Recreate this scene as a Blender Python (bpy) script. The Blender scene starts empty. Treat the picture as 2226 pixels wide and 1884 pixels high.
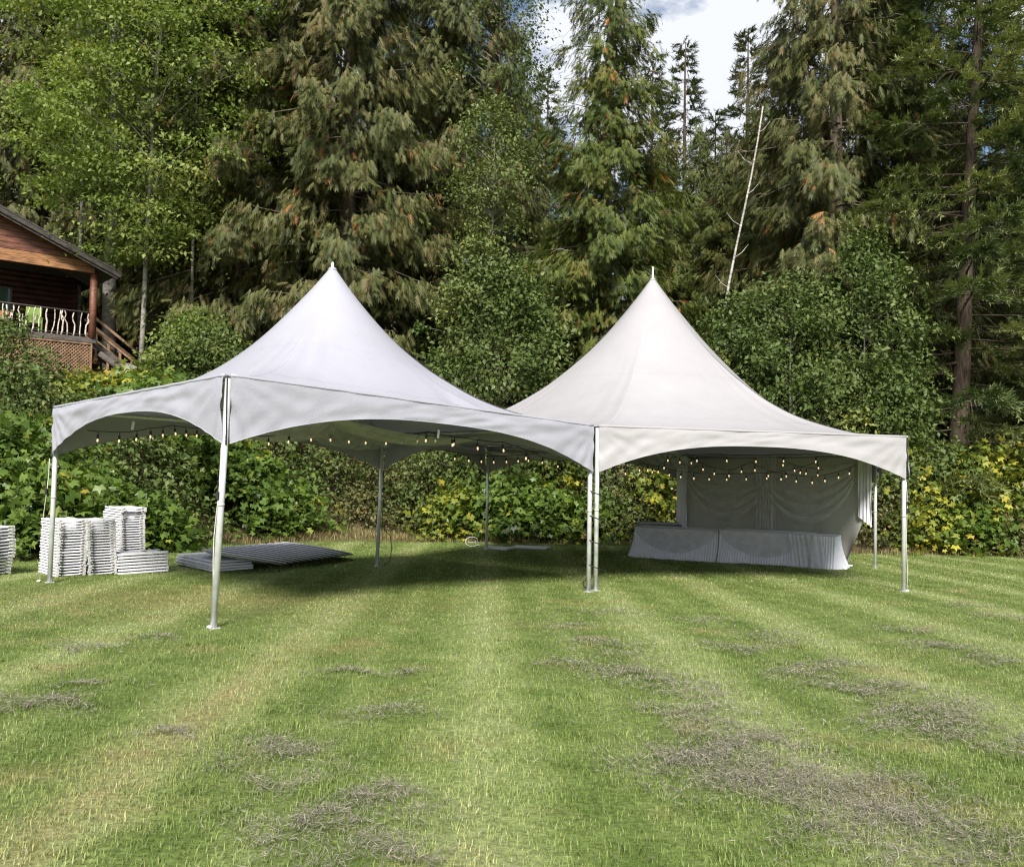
import bpy, math, random
import numpy as np
from mathutils import Vector, Matrix, noise
SC = bpy.context.scene
COL = SC.collection
# ------------------------------------------------------------------ camera
FPX, PIT, ROL, HC, PW, PH = 1891.86, .0346, -.0168, 1.912, 2226, 1884
_c, _s = math.cos(ROL), math.sin(ROL)
_R = np.array([1, 0, 0.]); _U = np.array([0, -math.sin(PIT), math.cos(PIT)]); _F = np.array([0, math.cos(PIT), math.sin(PIT)])
_ex = _c*_R - _s*_U; _ey = _s*_R + _c*_U
CAMO = np.array([0, 0, HC])
cam = bpy.data.objects.new('camera', bpy.data.cameras.new('camera'))
COL.objects.link(cam)
m = Matrix.Identity(4)
for i in range(3):
    m[i][0] = _ex[i]; m[i][1] = _ey[i]; m[i][2] = -_F[i]; m[i][3] = CAMO[i]
cam.matrix_world = m
cam.data.sensor_width = 36; cam.data.lens = 36*FPX/PW
cam.data.clip_start = .05; cam.data.clip_end = 3000
SC.camera = cam
# ------------------------------------------------------------------ sky, sun, exposure
SUN_AZ, SUN_EL = math.radians(-3), math.radians(40)     # azimuth: from -Y (behind the camera) towards +X
sun_dir = Vector((math.sin(SUN_AZ)*math.cos(SUN_EL), -math.cos(SUN_AZ)*math.cos(SUN_EL), math.sin(SUN_EL)))
w = bpy.data.worlds.new('World'); SC.world = w; w.use_nodes = True
nt = w.node_tree; nt.nodes.clear()
def N(t, typ, **kw):
    n = t.nodes.new(typ)
    for k, v in kw.items():
        if k in n.inputs: n.inputs[k].default_value = v
        else: setattr(n, k, v)
    return n
def ramp(t, stops, interp='LINEAR'):
    n = t.nodes.new('ShaderNodeValToRGB'); cr = n.color_ramp; cr.interpolation = interp
    while len(cr.elements) < len(stops): cr.elements.new(.5)
    for e, (p, c) in zip(cr.elements, stops):
        e.position = p; e.color = (c, c, c, 1) if isinstance(c, (int, float)) else (*c, 1)
    return n
sky = N(nt, 'ShaderNodeTexSky'); sky.sky_type = 'NISHITA'; sky.sun_disc = False
sky.sun_elevation = SUN_EL; sky.sun_rotation = math.atan2(sun_dir.x, sun_dir.y)
bg1 = N(nt, 'ShaderNodeBackground', Strength=.075); nt.links.new(sky.outputs[0], bg1.inputs[0])
bg2 = N(nt, 'ShaderNodeBackground', Strength=.58); bg2.inputs[0].default_value = (.90, .93, 1, 1)
tc = N(nt, 'ShaderNodeTexCoord'); mp = N(nt, 'ShaderNodeMapping'); mp.inputs['Scale'].default_value = (1, 1, 2.0)
mp.inputs['Location'].default_value = (.35, .1, .42)
nt.links.new(tc.outputs['Generated'], mp.inputs[0])
nz = N(nt, 'ShaderNodeTexNoise', Scale=4.2, Detail=8.0, Roughness=.58); nt.links.new(mp.outputs[0], nz.inputs[0])
cr = ramp(nt, [(.45, 0.0), (.53, 1.0)]); nt.links.new(nz.outputs[0], cr.inputs[0])
mix = N(nt, 'ShaderNodeMixShader'); nt.links.new(cr.outputs[0], mix.inputs[0])
nt.links.new(bg1.outputs[0], mix.inputs[1]); nt.links.new(bg2.outputs[0], mix.inputs[2])
wo = N(nt, 'ShaderNodeOutputWorld'); nt.links.new(mix.outputs[0], wo.inputs[0])
sl = bpy.data.lights.new('sun', 'SUN'); sl.energy = 4.5; sl.angle = math.radians(15); sl.color = (1, .95, .87)
so = bpy.data.objects.new('sun', sl); COL.objects.link(so)
so.rotation_euler = sun_dir.to_track_quat('Z', 'Y').to_euler()
SC.view_settings.view_transform = 'Standard'; SC.view_settings.look = 'None'
SC.view_settings.exposure = .86; SC.view_settings.gamma = 1
SC.view_settings.use_curve_mapping = False
SC.cycles.use_denoising = True; SC.cycles.denoiser = 'OPENIMAGEDENOISE'; SC.cycles.denoising_prefilter = 'NONE'; SC.cycles.denoising_input_passes = 'RGB_ALBEDO_NORMAL'; SC.cycles.filter_width = 1.2
SC.cycles.max_bounces = 6; SC.cycles.diffuse_bounces = 2; SC.cycles.transmission_bounces = 4
SC.cycles.transparent_max_bounces = 8

rng = np.random.default_rng(7)
random.seed(5)
# ------------------------------------------------------------------ helpers
def ray(x, y): return (x-PW/2)/FPX*_ex + (PH/2-y)/FPX*_ey + _F
def at(x, y, d):
    v = ray(x, y); return CAMO + v*(d/v[1])
EDX = [-60, -14, -9.6, -8.9, -8.3, -6.5, -3, 2, 7, 11, 15.5, 25, 60]
EDY = [13, 14, 15.2, 17.5, 21, 23.6, 25.8, 26.8, 26.2, 25.2, 25.8, 26.5, 27]
def sst(t):
    t = np.clip(t, 0, 1); return t*t*(3-2*t)
def ground(x, y):
    x = np.asarray(x, float); y = np.asarray(y, float)
    z = -.0077*x - .0341*(np.clip(y, -25, 27)-12)
    ed = np.interp(x, EDX, EDY); t = np.maximum(y-ed, 0)
    A = np.interp(x, [-16, -9, -5, 0, 10, 20], [3.7, 3.4, 2.2, 1.9, 2.2, 2.4])
    z = z + A*sst(t/np.interp(x, [-12, -6], [17, 9])) + .13*np.maximum(t-5, 0)*np.clip(1-(t-60)/400, .1, 1)
    lawn = np.exp(-t*3)
    z = z + lawn*.012*np.sin(x*1.3+y*.7)*np.sin(y*.9-x*.4)
    z = z + (1-lawn)*.18*np.sin(x*1.1+1.7*np.sin(y*.6))*np.sin(y*1.3)
    return z
def gz(x, y): return float(ground(x, y))
def gnd(px, py):
    v = ray(px, py); n = np.array([.0077, .0341, 1.]); t = (.0341*12-n@CAMO)/(n@v); return CAMO+v*t

class MB:
    def __init__(s): s.v = []; s.f = []
    def add(s, vs, fs):
        o = len(s.v); s.v.extend([tuple(map(float, q)) for q in vs]); s.f.extend([tuple(i+o for i in f) for f in fs]); return s
    def box(s, c, d, rot=None):
        P = []
        for sx in (-.5, .5):
            for sy in (-.5, .5):
                for sz in (-.5, .5):
                    q = Vector((sx*d[0], sy*d[1], sz*d[2]))
                    if rot is not None: q = rot @ q
                    P.append((q.x+c[0], q.y+c[1], q.z+c[2]))
        return s.add(P, [(0, 1, 3, 2), (4, 6, 7, 5), (0, 4, 5, 1), (2, 3, 7, 6), (0, 2, 6, 4), (1, 5, 7, 3)])
    def bbox(s, c, d, b=.006, rot=None):      # box with chamfered edges
        hx, hy, hz = d[0]/2, d[1]/2, d[2]/2; b = min(b, hx*.45, hy*.45, hz*.45)
        P = []; idx = {}
        for sx in (-1, 1):
            for sy in (-1, 1):
                for sz in (-1, 1):
                    for ax in range(3):
                        q = [sx*(hx-b), sy*(hy-b), sz*(hz-b)]; q[ax] = (sx*hx, sy*hy, sz*hz)[ax]
                        idx[(sx, sy, sz, ax)] = len(P); q = Vector(q)
                        if rot is not None: q = rot @ q
                        P.append((q.x+c[0], q.y+c[1], q.z+c[2]))
        F = []
        for ax in range(3):
            o = [a for a in range(3) if a != ax]
            for sg in (-1, 1):
                q = []
                for (a, b2) in ((-1, -1), (1, -1), (1, 1), (-1, 1)):
                    k = [0, 0, 0]; k[ax] = sg; k[o[0]] = a; k[o[1]] = b2; q.append(idx[(*k, ax)])
                F.append(tuple(q) if (sg > 0) == (ax != 1) else tuple(q[::-1]))
        for ax in range(3):
            o = [a for a in range(3) if a != ax]
            for a in (-1, 1):
                for b2 in (-1, 1):
                    k0 = [0]*3; k1 = [0]*3; k0[ax] = -1; k1[ax] = 1
                    for k in (k0, k1): k[o[0]] = a; k[o[1]] = b2
                    F.append((idx[(*k0, o[0])], idx[(*k1, o[0])], idx[(*k1, o[1])], idx[(*k0, o[1])]))
        for sx in (-1, 1):
            for sy in (-1, 1):
                for sz in (-1, 1): F.append(tuple(idx[(sx, sy, sz, a)] for a in range(3)))
        return s.add(P, F)
    def tube(s, pts, r, n=8, cap=True):
        pts = [Vector(p) for p in pts]; k = len(pts)
        rs = r if hasattr(r, '__len__') else [r]*k
        P = []; pu = None
        for i, p in enumerate(pts):
            d = (pts[min(i+1, k-1)]-pts[max(i-1, 0)]).normalized()
            if pu is None: pu = d.orthogonal().normalized()
            u = (pu-d*pu.dot(d))
            u = u.normalized() if u.length > 1e-6 else d.orthogonal().normalized()
            pu = u; v = d.cross(u)
            for j in range(n):
                a = 2*math.pi*j/n; q = p+(u*math.cos(a)+v*math.sin(a))*rs[i]; P.append(q)
        F = [(i*n+j, i*n+(j+1) % n, (i+1)*n+(j+1) % n, (i+1)*n+j) for i in range(k-1) for j in range(n)]
        if cap: F += [tuple(range(n))[::-1], tuple(range((k-1)*n, k*n))]
        return s.add(P, F)
    def lathe(s, c, prof, n=12):
        P = [(c[0]+r*math.cos(2*math.pi*j/n), c[1]+r*math.sin(2*math.pi*j/n), c[2]+z) for r, z in prof for j in range(n)]
        k = len(prof)
        F = [(i*n+j, i*n+(j+1) % n, (i+1)*n+(j+1) % n, (i+1)*n+j) for i in range(k-1) for j in range(n)]
        F += [tuple(range(n))[::-1], tuple(range((k-1)*n, k*n))]
        return s.add(P, F)
    def grid(s, fn, nu, nv, closeu=False):
        P = [fn(i/(nu if closeu else nu-1), j/(nv-1)) for j in range(nv) for i in range(nu)]
        F = [(j*nu+i, j*nu+(i+1) % nu, (j+1)*nu+(i+1) % nu, (j+1)*nu+i) for j in range(nv-1) for i in range(nu if closeu else nu-1)]
        return s.add(P, F)
    def build(s, name, mat, parent=None, smooth=False):
        me = bpy.data.meshes.new(name); me.from_pydata(s.v, [], s.f)
        if smooth: me.polygons.foreach_set('use_smooth', [True]*len(me.polygons))
        return link(name, me, mat, parent)
def link(name, me, mat, parent=None):
    o = bpy.data.objects.new(name, me); COL.objects.link(o)
    if mat and not me.materials: me.materials.append(mat)
    if parent: o.parent = parent
    return o
def tag(o, label=None, cat=None, group=None, kind=None):
    if label: o['label'] = label
    if cat: o['category'] = cat
    if group: o['group'] = group
    if kind: o['kind'] = kind
    return o
def empty(name, loc=(0, 0, 0), rz=0):
    o = bpy.data.objects.new(name, None); COL.objects.link(o); o.location = loc; o.rotation_euler = (0, 0, rz)
    o.empty_display_size = .1
    return o
def copy_tree(o, parent=None):
    c = o.copy(); COL.objects.link(c); c.parent = parent
    for ch in list(o.children): copy_tree(ch, c)
    return c
def tri_mesh(name, V, T, tone, mat, parent=None):
    me = bpy.data.meshes.new(name); V = np.ascontiguousarray(V, np.float32); T = np.ascontiguousarray(T, np.int32)
    me.vertices.add(len(V)); me.vertices.foreach_set('co', V.ravel())
    me.loops.add(T.size); me.loops.foreach_set('vertex_index', T.ravel())
    me.polygons.add(len(T)); me.polygons.foreach_set('loop_start', np.arange(0, T.size, 3, dtype=np.int32))
    me.update(calc_edges=True)
    a = me.attributes.new('tone', 'FLOAT', 'FACE'); a.data.foreach_set('value', np.ascontiguousarray(tone, np.float32))
    return link(name, me, mat, parent)
def norm(a): return a/np.maximum(np.linalg.norm(a, axis=-1, keepdims=True), 1e-9)
def frames(d, up):      # local x along d, z near up
    x = norm(d); y = norm(np.cross(up, x)); z = np.cross(x, y)
    return np.stack([x, y, z], -1)
def scatter(tmp, pos, B, sc, tone):
    tv, tt = tmp; n = len(pos); mv = len(tv)
    V = np.einsum('nij,mj->nmi', B, tv)*np.asarray(sc).reshape(-1, 1, 1) + pos[:, None, :]
    T = (tt[None]+(np.arange(n)*mv)[:, None, None]).reshape(-1, 3)
    return V.reshape(-1, 3), T, np.repeat(tone, len(tt))
def joinm(parts):
    Vs, Ts, Cs = [], [], []; o = 0
    for V, T, C in parts:
        Vs.append(V); Ts.append(T+o); Cs.append(C); o += len(V)
    return np.concatenate(Vs), np.concatenate(Ts), np.concatenate(Cs)
# ------------------------------------------------------------------ materials
MATS = {}
def newmat(name):
    mt = bpy.data.materials.new(name); mt.use_nodes = True; t = mt.node_tree; b = t.nodes['Principled BSDF']
    MATS[name] = mt; return mt, t, b
def rgbmix(t, fac, a, b, typ='MIX'):
    n = t.nodes.new('ShaderNodeMix'); n.data_type = 'RGBA'; n.blend_type = typ
    if hasattr(fac, 'is_linked'): t.links.new(fac, n.inputs[0])
    else: n.inputs[0].default_value = fac
    for k, v in ((6, a), (7, b)):
        if hasattr(v, 'is_linked'): t.links.new(v, n.inputs[k])
        else: n.inputs[k].default_value = (*v, 1)
    return n.outputs[2]
def mth(t, op, a, b=0., c=None):
    n = t.nodes.new('ShaderNodeMath'); n.operation = op
    for k, v in enumerate((a, b, c)):
        if v is None: continue
        if hasattr(v, 'is_linked'): t.links.new(v, n.inputs[k])
        else: n.inputs[k].default_value = v
    return n.outputs[0]
def simple(name, col, rough=.6, metal=0., var=.12, scale=6., bump=0., bscale=40., spec=.5, stretch=None, obj=True):
    mt, t, b = newmat(name)
    co = N(t, 'ShaderNodeTexCoord'); src = co.outputs['Object' if obj else 'Generated']
    if stretch:
        mp = N(t, 'ShaderNodeMapping'); mp.inputs['Scale'].default_value = stretch; t.links.new(src, mp.inputs[0]); src = mp.outputs[0]
    nz = N(t, 'ShaderNodeTexNoise', Scale=scale, Detail=5.0); t.links.new(src, nz.inputs[0])
    lo = tuple(c*(1-var*2) for c in col); hi = tuple(min(1, c*(1+var)) for c in col)
    r = ramp(t, [(.3, lo), (.7, hi)]); t.links.new(nz.outputs[0], r.inputs[0]); t.links.new(r.outputs[0], b.inputs['Base Color'])
    b.inputs['Roughness'].default_value = rough; b.inputs['Metallic'].default_value = metal; b.inputs['Specular IOR Level'].default_value = spec
    if bump:
        n2 = N(t, 'ShaderNodeTexNoise', Scale=bscale, Detail=4.0); t.links.new(src, n2.inputs[0])
        bp = N(t, 'ShaderNodeBump', Strength=bump, Distance=.02); t.links.new(n2.outputs[0], bp.inputs['Height']); t.links.new(bp.outputs[0], b.inputs['Normal'])
    return mt
def foliage(name, stops, trans=.3, rough=.55, spec=.3):
    mt, t, b = newmat(name)
    at_ = N(t, 'ShaderNodeAttribute', attribute_name='tone')
    r = ramp(t, stops); t.links.new(at_.outputs['Fac'], r.inputs[0])
    b.inputs['Roughness'].default_value = rough; b.inputs['Specular IOR Level'].default_value = spec
    t.links.new(r.outputs[0], b.inputs['Base Color'])
    tr = N(t, 'ShaderNodeBsdfTranslucent'); c2 = rgbmix(t, 1.0, r.outputs[0], (1.0, 1.1, .55), 'MULTIPLY'); t.links.new(c2, tr.inputs[0])
    mx = N(t, 'ShaderNodeMixShader'); mx.inputs[0].default_value = trans
    t.links.new(b.outputs[0], mx.inputs[1]); t.links.new(tr.outputs[0], mx.inputs[2])
    t.links.new(mx.outputs[0], t.nodes['Material Output'].inputs[0]); return mt
M = {}
M['cedar'] = foliage('cedar_foliage', [(0, (0.046, 0.062, 0.019)), (.35, (0.093, 0.109, 0.033)), (.65, (0.150, 0.147, 0.053)), (.88, (0.173, 0.133, 0.062)), (.93, (0.285, 0.126, 0.042)), (1, (0.355, 0.169, 0.054))], .28)
M['cedar2'] = foliage('green_cedar_foliage', [(0, (0.040, 0.061, 0.014)), (.35, (0.081, 0.112, 0.024)), (.65, (0.138, 0.160, 0.034)), (.88, (0.162, 0.150, 0.041)), (.93, (0.327, 0.121, 0.034)), (1, (0.398, 0.171, 0.047))], .28)
M['spruce'] = foliage('spruce_foliage', [(0, (0.046, 0.072, 0.029)), (.5, (0.116, 0.152, 0.055)), (.85, (0.200, 0.221, 0.081)), (1, (0.253, 0.263, 0.096))], .18)
M['farcon'] = foliage('far_conifer_foliage', [(0, (0.036, 0.059, 0.029)), (.6, (0.090, 0.117, 0.048)), (1, (0.171, 0.163, 0.068))], .12)
M['birch'] = foliage('birch_leaves', [(0, (0.084, 0.128, 0.026)), (.5, (0.174, 0.230, 0.053)), (.85, (0.288, 0.323, 0.095)), (1, (0.409, 0.337, 0.073))], .38, .5, .3)
M['alder'] = foliage('alder_leaves', [(0, (0.040, 0.068, 0.015)), (.5, (0.078, 0.117, 0.028)), (.85, (0.150, 0.179, 0.060)), (1, (0.248, 0.248, 0.065))], .25, .5, .25)
M['maple'] = foliage('maple_leaves', [(0, (0.043, 0.086, 0.014)), (.45, (0.092, 0.152, 0.026)), (.75, (0.159, 0.220, 0.037)), (.9, (0.318, 0.305, 0.043)), (1, (0.383, 0.305, 0.060))], .32, .42, .4)
M['yellow'] = foliage('yellowing_leaves', [(0, (0.062, 0.101, 0.015)), (.4, (0.127, 0.177, 0.026)), (.65, (0.240, 0.253, 0.035)), (.85, (0.396, 0.354, 0.038)), (1, (0.396, 0.278, 0.062))], .32, .42, .4)
M['bramble'] = foliage('bramble_leaves', [(0, (0.054, 0.067, 0.020)), (.5, (0.104, 0.116, 0.037)), (.8, (0.184, 0.159, 0.060)), (1, (0.293, 0.184, 0.086))], .25)
M['fern'] = foliage('fern_fronds', [(0, (.04, .07, .015)), (1, (.09, .13, .03))], .25)
M['drygrass'] = foliage('dry_grass', [(0, (.10, .10, .035)), (.5, (.20, .17, .07)), (1, (.34, .27, .13))], .2)
M['clip'] = foliage('dry_clippings', [(0, (.085, .078, .058)), (.5, (.20, .182, .14)), (1, (.37, .33, .26))], .1)
M['bark'] = simple('conifer_bark', (.085, .065, .05), .9, var=.3, scale=5, bump=.8, bscale=14, spec=.1, stretch=(4, 4, .6))
M['cbark'] = simple('cedar_bark', (.15, .12, .095), .9, var=.25, scale=5, bump=.8, bscale=14, spec=.1, stretch=(4, 4, .5))
M['gbark'] = simple('grey_bark', (.27, .255, .225), .85, var=.25, scale=4, bump=.5, bscale=20, spec=.1, stretch=(1, 1, 3))
M['bbark'] = simple('birch_bark', (.38, .36, .33), .7, var=.4, scale=3, bump=.3, bscale=20, spec=.2, stretch=(1, 1, 5))
M['twig'] = simple('dead_twig', (.26, .22, .18), .9, spec=.1)
def canvas(name, col, trans=.03):
    mt, t, b = newmat(name)
    co = N(t, 'ShaderNodeTexCoord')
    nz = N(t, 'ShaderNodeTexNoise', Scale=1.3, Detail=6.0, Roughness=.6); t.links.new(co.outputs['Object'], nz.inputs[0])
    r = ramp(t, [(.3, tuple(c*.93 for c in col)), (.65, col)]); t.links.new(nz.outputs[0], r.inputs[0]); t.links.new(r.outputs[0], b.inputs['Base Color'])
    b.inputs['Roughness'].default_value = .42; b.inputs['Specular IOR Level'].default_value = .35
    n2 = N(t, 'ShaderNodeTexNoise', Scale=3.0, Detail=7.0, Distortion=1.2); t.links.new(co.outputs['Object'], n2.inputs[0])
    wv = N(t, 'ShaderNodeTexNoise', Scale=7.0, Detail=3.0, Distortion=2.5); t.links.new(co.outputs['Object'], wv.inputs[0])
    s = mth(t, 'ADD', n2.outputs[0], mth(t, 'MULTIPLY', mth(t, 'ABSOLUTE', mth(t, 'SUBTRACT', wv.outputs[0], .5)), -1.2))
    bp = N(t, 'ShaderNodeBump', Strength=.10, Distance=.05); t.links.new(s, bp.inputs['Height']); t.links.new(bp.outputs[0], b.inputs['Normal'])
    tr = N(t, 'ShaderNodeBsdfTranslucent'); tr.inputs[0].default_value = (*col, 1)
    mx = N(t, 'ShaderNodeMixShader'); mx.inputs[0].default_value = trans
    t.links.new(b.outputs[0], mx.inputs[1]); t.links.new(tr.outputs[0], mx.inputs[2]); t.links.new(mx.outputs[0], t.nodes['Material Output'].inputs[0])
    return mt
M['vinyl'] = canvas('white_vinyl', (.345, .345, .395))
M['vinyl2'] = canvas('cream_vinyl', (.335, .325, .338))
M['alu'] = simple('aluminium', (.70, .71, .73), .35, .45, var=.08, scale=12)
M['white_metal'] = simple('white_painted_metal', (.75, .75, .74), .4)
M['black'] = simple('black_rubber', (.012, .012, .013), .5)
M['strap'] = simple('white_strap', (.62, .60, .56), .8)
M['resin'] = simple('white_resin', (.74, .74, .78), .4, var=.05, scale=3)
M['resing'] = simple('grey_resin', (.52, .51, .50), .5, var=.06)
M['tabletop'] = simple('plastic_tabletop', (.58, .58, .60), .45, var=.05, bump=.05, bscale=90)
def sheer(name, col, alpha, rough=.8):
    mt, t, b = newmat(name); b.inputs['Base Color'].default_value = (*col, 1); b.inputs['Roughness'].default_value = rough
    b.inputs['Sheen Weight'].default_value = .2
    co = N(t, 'ShaderNodeTexCoord'); nz = N(t, 'ShaderNodeTexNoise', Scale=5.0, Detail=4.0); t.links.new(co.outputs['Object'], nz.inputs[0])
    r = ramp(t, [(.3, max(0, alpha-.1)), (.7, min(1, alpha+.1))]); t.links.new(nz.outputs[0], r.inputs[0]); t.links.new(r.outputs[0], b.inputs['Alpha'])
    return mt
M['sheer'] = sheer('sheer_chiffon', (.66, .66, .67), .42)
M['linen'] = sheer('white_linen', (.70, .70, .76), 1.0)
M['sidewall'] = canvas('sidewall_vinyl', (.46, .455, .42), .08)
def glow():
    mt, t, b = newmat('lit_filament_glass'); b.inputs['Base Color'].default_value = (.9, .75, .5, 1)
    b.inputs['Emission Color'].default_value = (1, .72, .42, 1); b.inputs['Emission Strength'].default_value = .65; b.inputs['Roughness'].default_value = .1
    return mt
M['bulb'] = glow()
def lawnmat(name, dark):
    mt, t, b = newmat(name)
    g = N(t, 'ShaderNodeNewGeometry'); sp = N(t, 'ShaderNodeSeparateXYZ'); t.links.new(g.outputs['Position'], sp.inputs[0])
    X, Y = sp.outputs[0], sp.outputs[1]
    def noi(sc, det=3., dist=0., off=None):
        n = N(t, 'ShaderNodeTexNoise', Scale=sc, Detail=det, Distortion=dist)
        if off:
            mp = N(t, 'ShaderNodeMapping'); mp.inputs['Location'].default_value = off; t.links.new(g.outputs['Position'], mp.inputs[0]); t.links.new(mp.outputs[0], n.inputs[0])
        else: t.links.new(g.outputs['Position'], n.inputs[0])
        return n.outputs[0]
    n1 = noi(.7, 3.); n2 = noi(2.6, 4., 0, (7, 3, 0)); n3 = noi(9., 4.)
    xw = mth(t, 'ADD', X, mth(t, 'MULTIPLY', mth(t, 'SUBTRACT', n1, .5), .28))
    xw = mth(t, 'ADD', xw, mth(t, 'MULTIPLY', Y, .03))
    st = mth(t, 'COSINE', mth(t, 'MULTIPLY', mth(t, 'ADD', xw, .0), 2*math.pi/1.85))
    st = mth(t, 'MULTIPLY_ADD', st, .5, .5)
    st2 = mth(t, 'POWER', mth(t, 'MULTIPLY_ADD', mth(t, 'COSINE', mth(t, 'MULTIPLY', mth(t, 'ADD', xw, .35), 2*math.pi/.62)), .5, .5), 3.)
    st = mth(t, 'ADD', mth(t, 'POWER', st, 5.), mth(t, 'MULTIPLY', st2, .30))
    st = mth(t, 'ADD', mth(t, 'MULTIPLY', st, .50), mth(t, 'MULTIPLY', n2, .84))
    st = mth(t, 'SUBTRACT', st, .1)
    base = ramp(t, [(.08, (.112, .170, .036)), (.40, (.190, .252, .070)), (.72, (.272, .330, .118)), (1, (.35, .395, .175))]); t.links.new(st, base.inputs[0])
    # dry straw-coloured strips and patches, and one broad tan oval
    dx = mth(t, 'DIVIDE', mth(t, 'ADD', xw, 2.02-.2), .22); tanl = mth(t, 'POWER', 2.718, mth(t, 'MULTIPLY', mth(t, 'MULTIPLY', dx, dx), -1.))
    fade = mth(t, 'SMOOTH_MIN', 1., mth(t, 'MAXIMUM', mth(t, 'MULTIPLY_ADD', Y, -.18, 2.1), 0.), .1)
    tanl = mth(t, 'MULTIPLY', mth(t, 'MULTIPLY', tanl, fade), mth(t, 'MULTIPLY_ADD', n3, 1.3, -.2))
    pt = ramp(t, [(.56, 0.), (.72, .55)]); t.links.new(noi(1.3, 5., .4, (31, 5, 0)), pt.inputs[0])
    ex = mth(t, 'DIVIDE', mth(t, 'ADD', X, 4.2), 2.6); ey = mth(t, 'DIVIDE', mth(t, 'SUBTRACT', Y, 11.6), 1.3)
    pa = mth(t, 'POWER', 2.718, mth(t, 'MULTIPLY', mth(t, 'ADD', mth(t, 'MULTIPLY', ex, ex), mth(t, 'MULTIPLY', ey, ey)), -1.))
    pa = mth(t, 'MULTIPLY', pa, mth(t, 'MULTIPLY_ADD', n3, 1.8, -.3))
    dry = mth(t, 'MINIMUM', mth(t, 'ADD', mth(t, 'ADD', tanl, pt.outputs[0]), mth(t, 'MULTIPLY', pa, .7)), .9)
    c = rgbmix(t, dry, base.outputs[0], (.34, .285, .13))
    if dark:
        gr = ramp(t, [(.35, .45), (.7, .8)]); t.links.new(noi(24., 4.), gr.inputs[0]); c = rgbmix(t, 1.0, c, gr.outputs[0], 'MULTIPLY')
        # forest floor beyond the lawn's edge
        b.inputs['Roughness'].default_value = .95; b.inputs['Specular IOR Level'].default_value = .1
        a2 = N(t, 'ShaderNodeAttribute', attribute_name='floor')
        fl = ramp(t, [(.3, (.035, .026, .015)), (.7, (.10, .075, .04))]); t.links.new(noi(3., 6.), fl.inputs[0])
        c = rgbmix(t, a2.outputs['Fac'], c, fl.outputs[0])
        bp = N(t, 'ShaderNodeBump', Strength=.6, Distance=.03); t.links.new(noi(30., 4.), bp.inputs['Height']); t.links.new(bp.outputs[0], b.inputs['Normal'])
        t.links.new(c, b.inputs['Base Color'])
    else:
        a2 = N(t, 'ShaderNodeAttribute', attribute_name='tone')
        vr = ramp(t, [(0, (.40, .46, .38)), (.5, (.98, 1.0, .9)), (.88, (1.5, 1.45, 1.45)), (.93, (1.5, 1.28, 1.4)), (1, (1.75, 1.4, 1.6))]); t.links.new(a2.outputs['Fac'], vr.inputs[0])
        c = rgbmix(t, 1.0, c, vr.outputs[0], 'MULTIPLY')
        b.inputs['Roughness'].default_value = .5; b.inputs['Specular IOR Level'].default_value = .3
        t.links.new(c, b.inputs['Base Color'])
        tr = N(t, 'ShaderNodeBsdfTranslucent'); t.links.new(c, tr.inputs[0]); mx = N(t, 'ShaderNodeMixShader'); mx.inputs[0].default_value = .3
        t.links.new(b.outputs[0], mx.inputs[1]); t.links.new(tr.outputs[0], mx.inputs[2]); t.links.new(mx.outputs[0], t.nodes['Material Output'].inputs[0])
    return mt
M['ground'] = lawnmat('lawn_ground', True); M['grass'] = lawnmat('grass_blades', False)
# ------------------------------------------------------------------ ground
def axis(lo, a, b, hi, d):
    mid = np.arange(a, b+1e-6, d); L = [a]; st = d
    while L[-1] > lo: st *= 1.35; L.append(L[-1]-st)
    Rr = [b]; st = d
    while Rr[-1] < hi: st *= 1.35; Rr.append(Rr[-1]+st)
    return np.array(L[1:][::-1]+list(mid)+Rr[1:])
gx_ = axis(-900, -24, 24, 900, .4); gy_ = axis(-300, 0, 44, 1500, .4)
XX, YY = np.meshgrid(gx_, gy_); ZZ = ground(XX, YY)
me = bpy.data.meshes.new('ground'); nx, ny = len(gx_), len(gy_)
I = np.arange(nx*ny).reshape(ny, nx)
me.from_pydata(np.stack([XX, YY, ZZ], -1).reshape(-1, 3).tolist(), [], np.stack([I[:-1, :-1], I[:-1, 1:], I[1:, 1:], I[1:, :-1]], -1).reshape(-1, 4).tolist())
me.polygons.foreach_set('use_smooth', [True]*len(me.polygons))
aa = me.attributes.new('floor', 'FLOAT', 'POINT'); aa.data.foreach_set('value', np.clip((YY-np.interp(XX, EDX, EDY)+.3)/.8, 0, 1).ravel().astype(np.float32))
tag(link('ground', me, M['ground']), 'mown lawn rising into a wooded bank', 'lawn', kind='structure')
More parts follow.
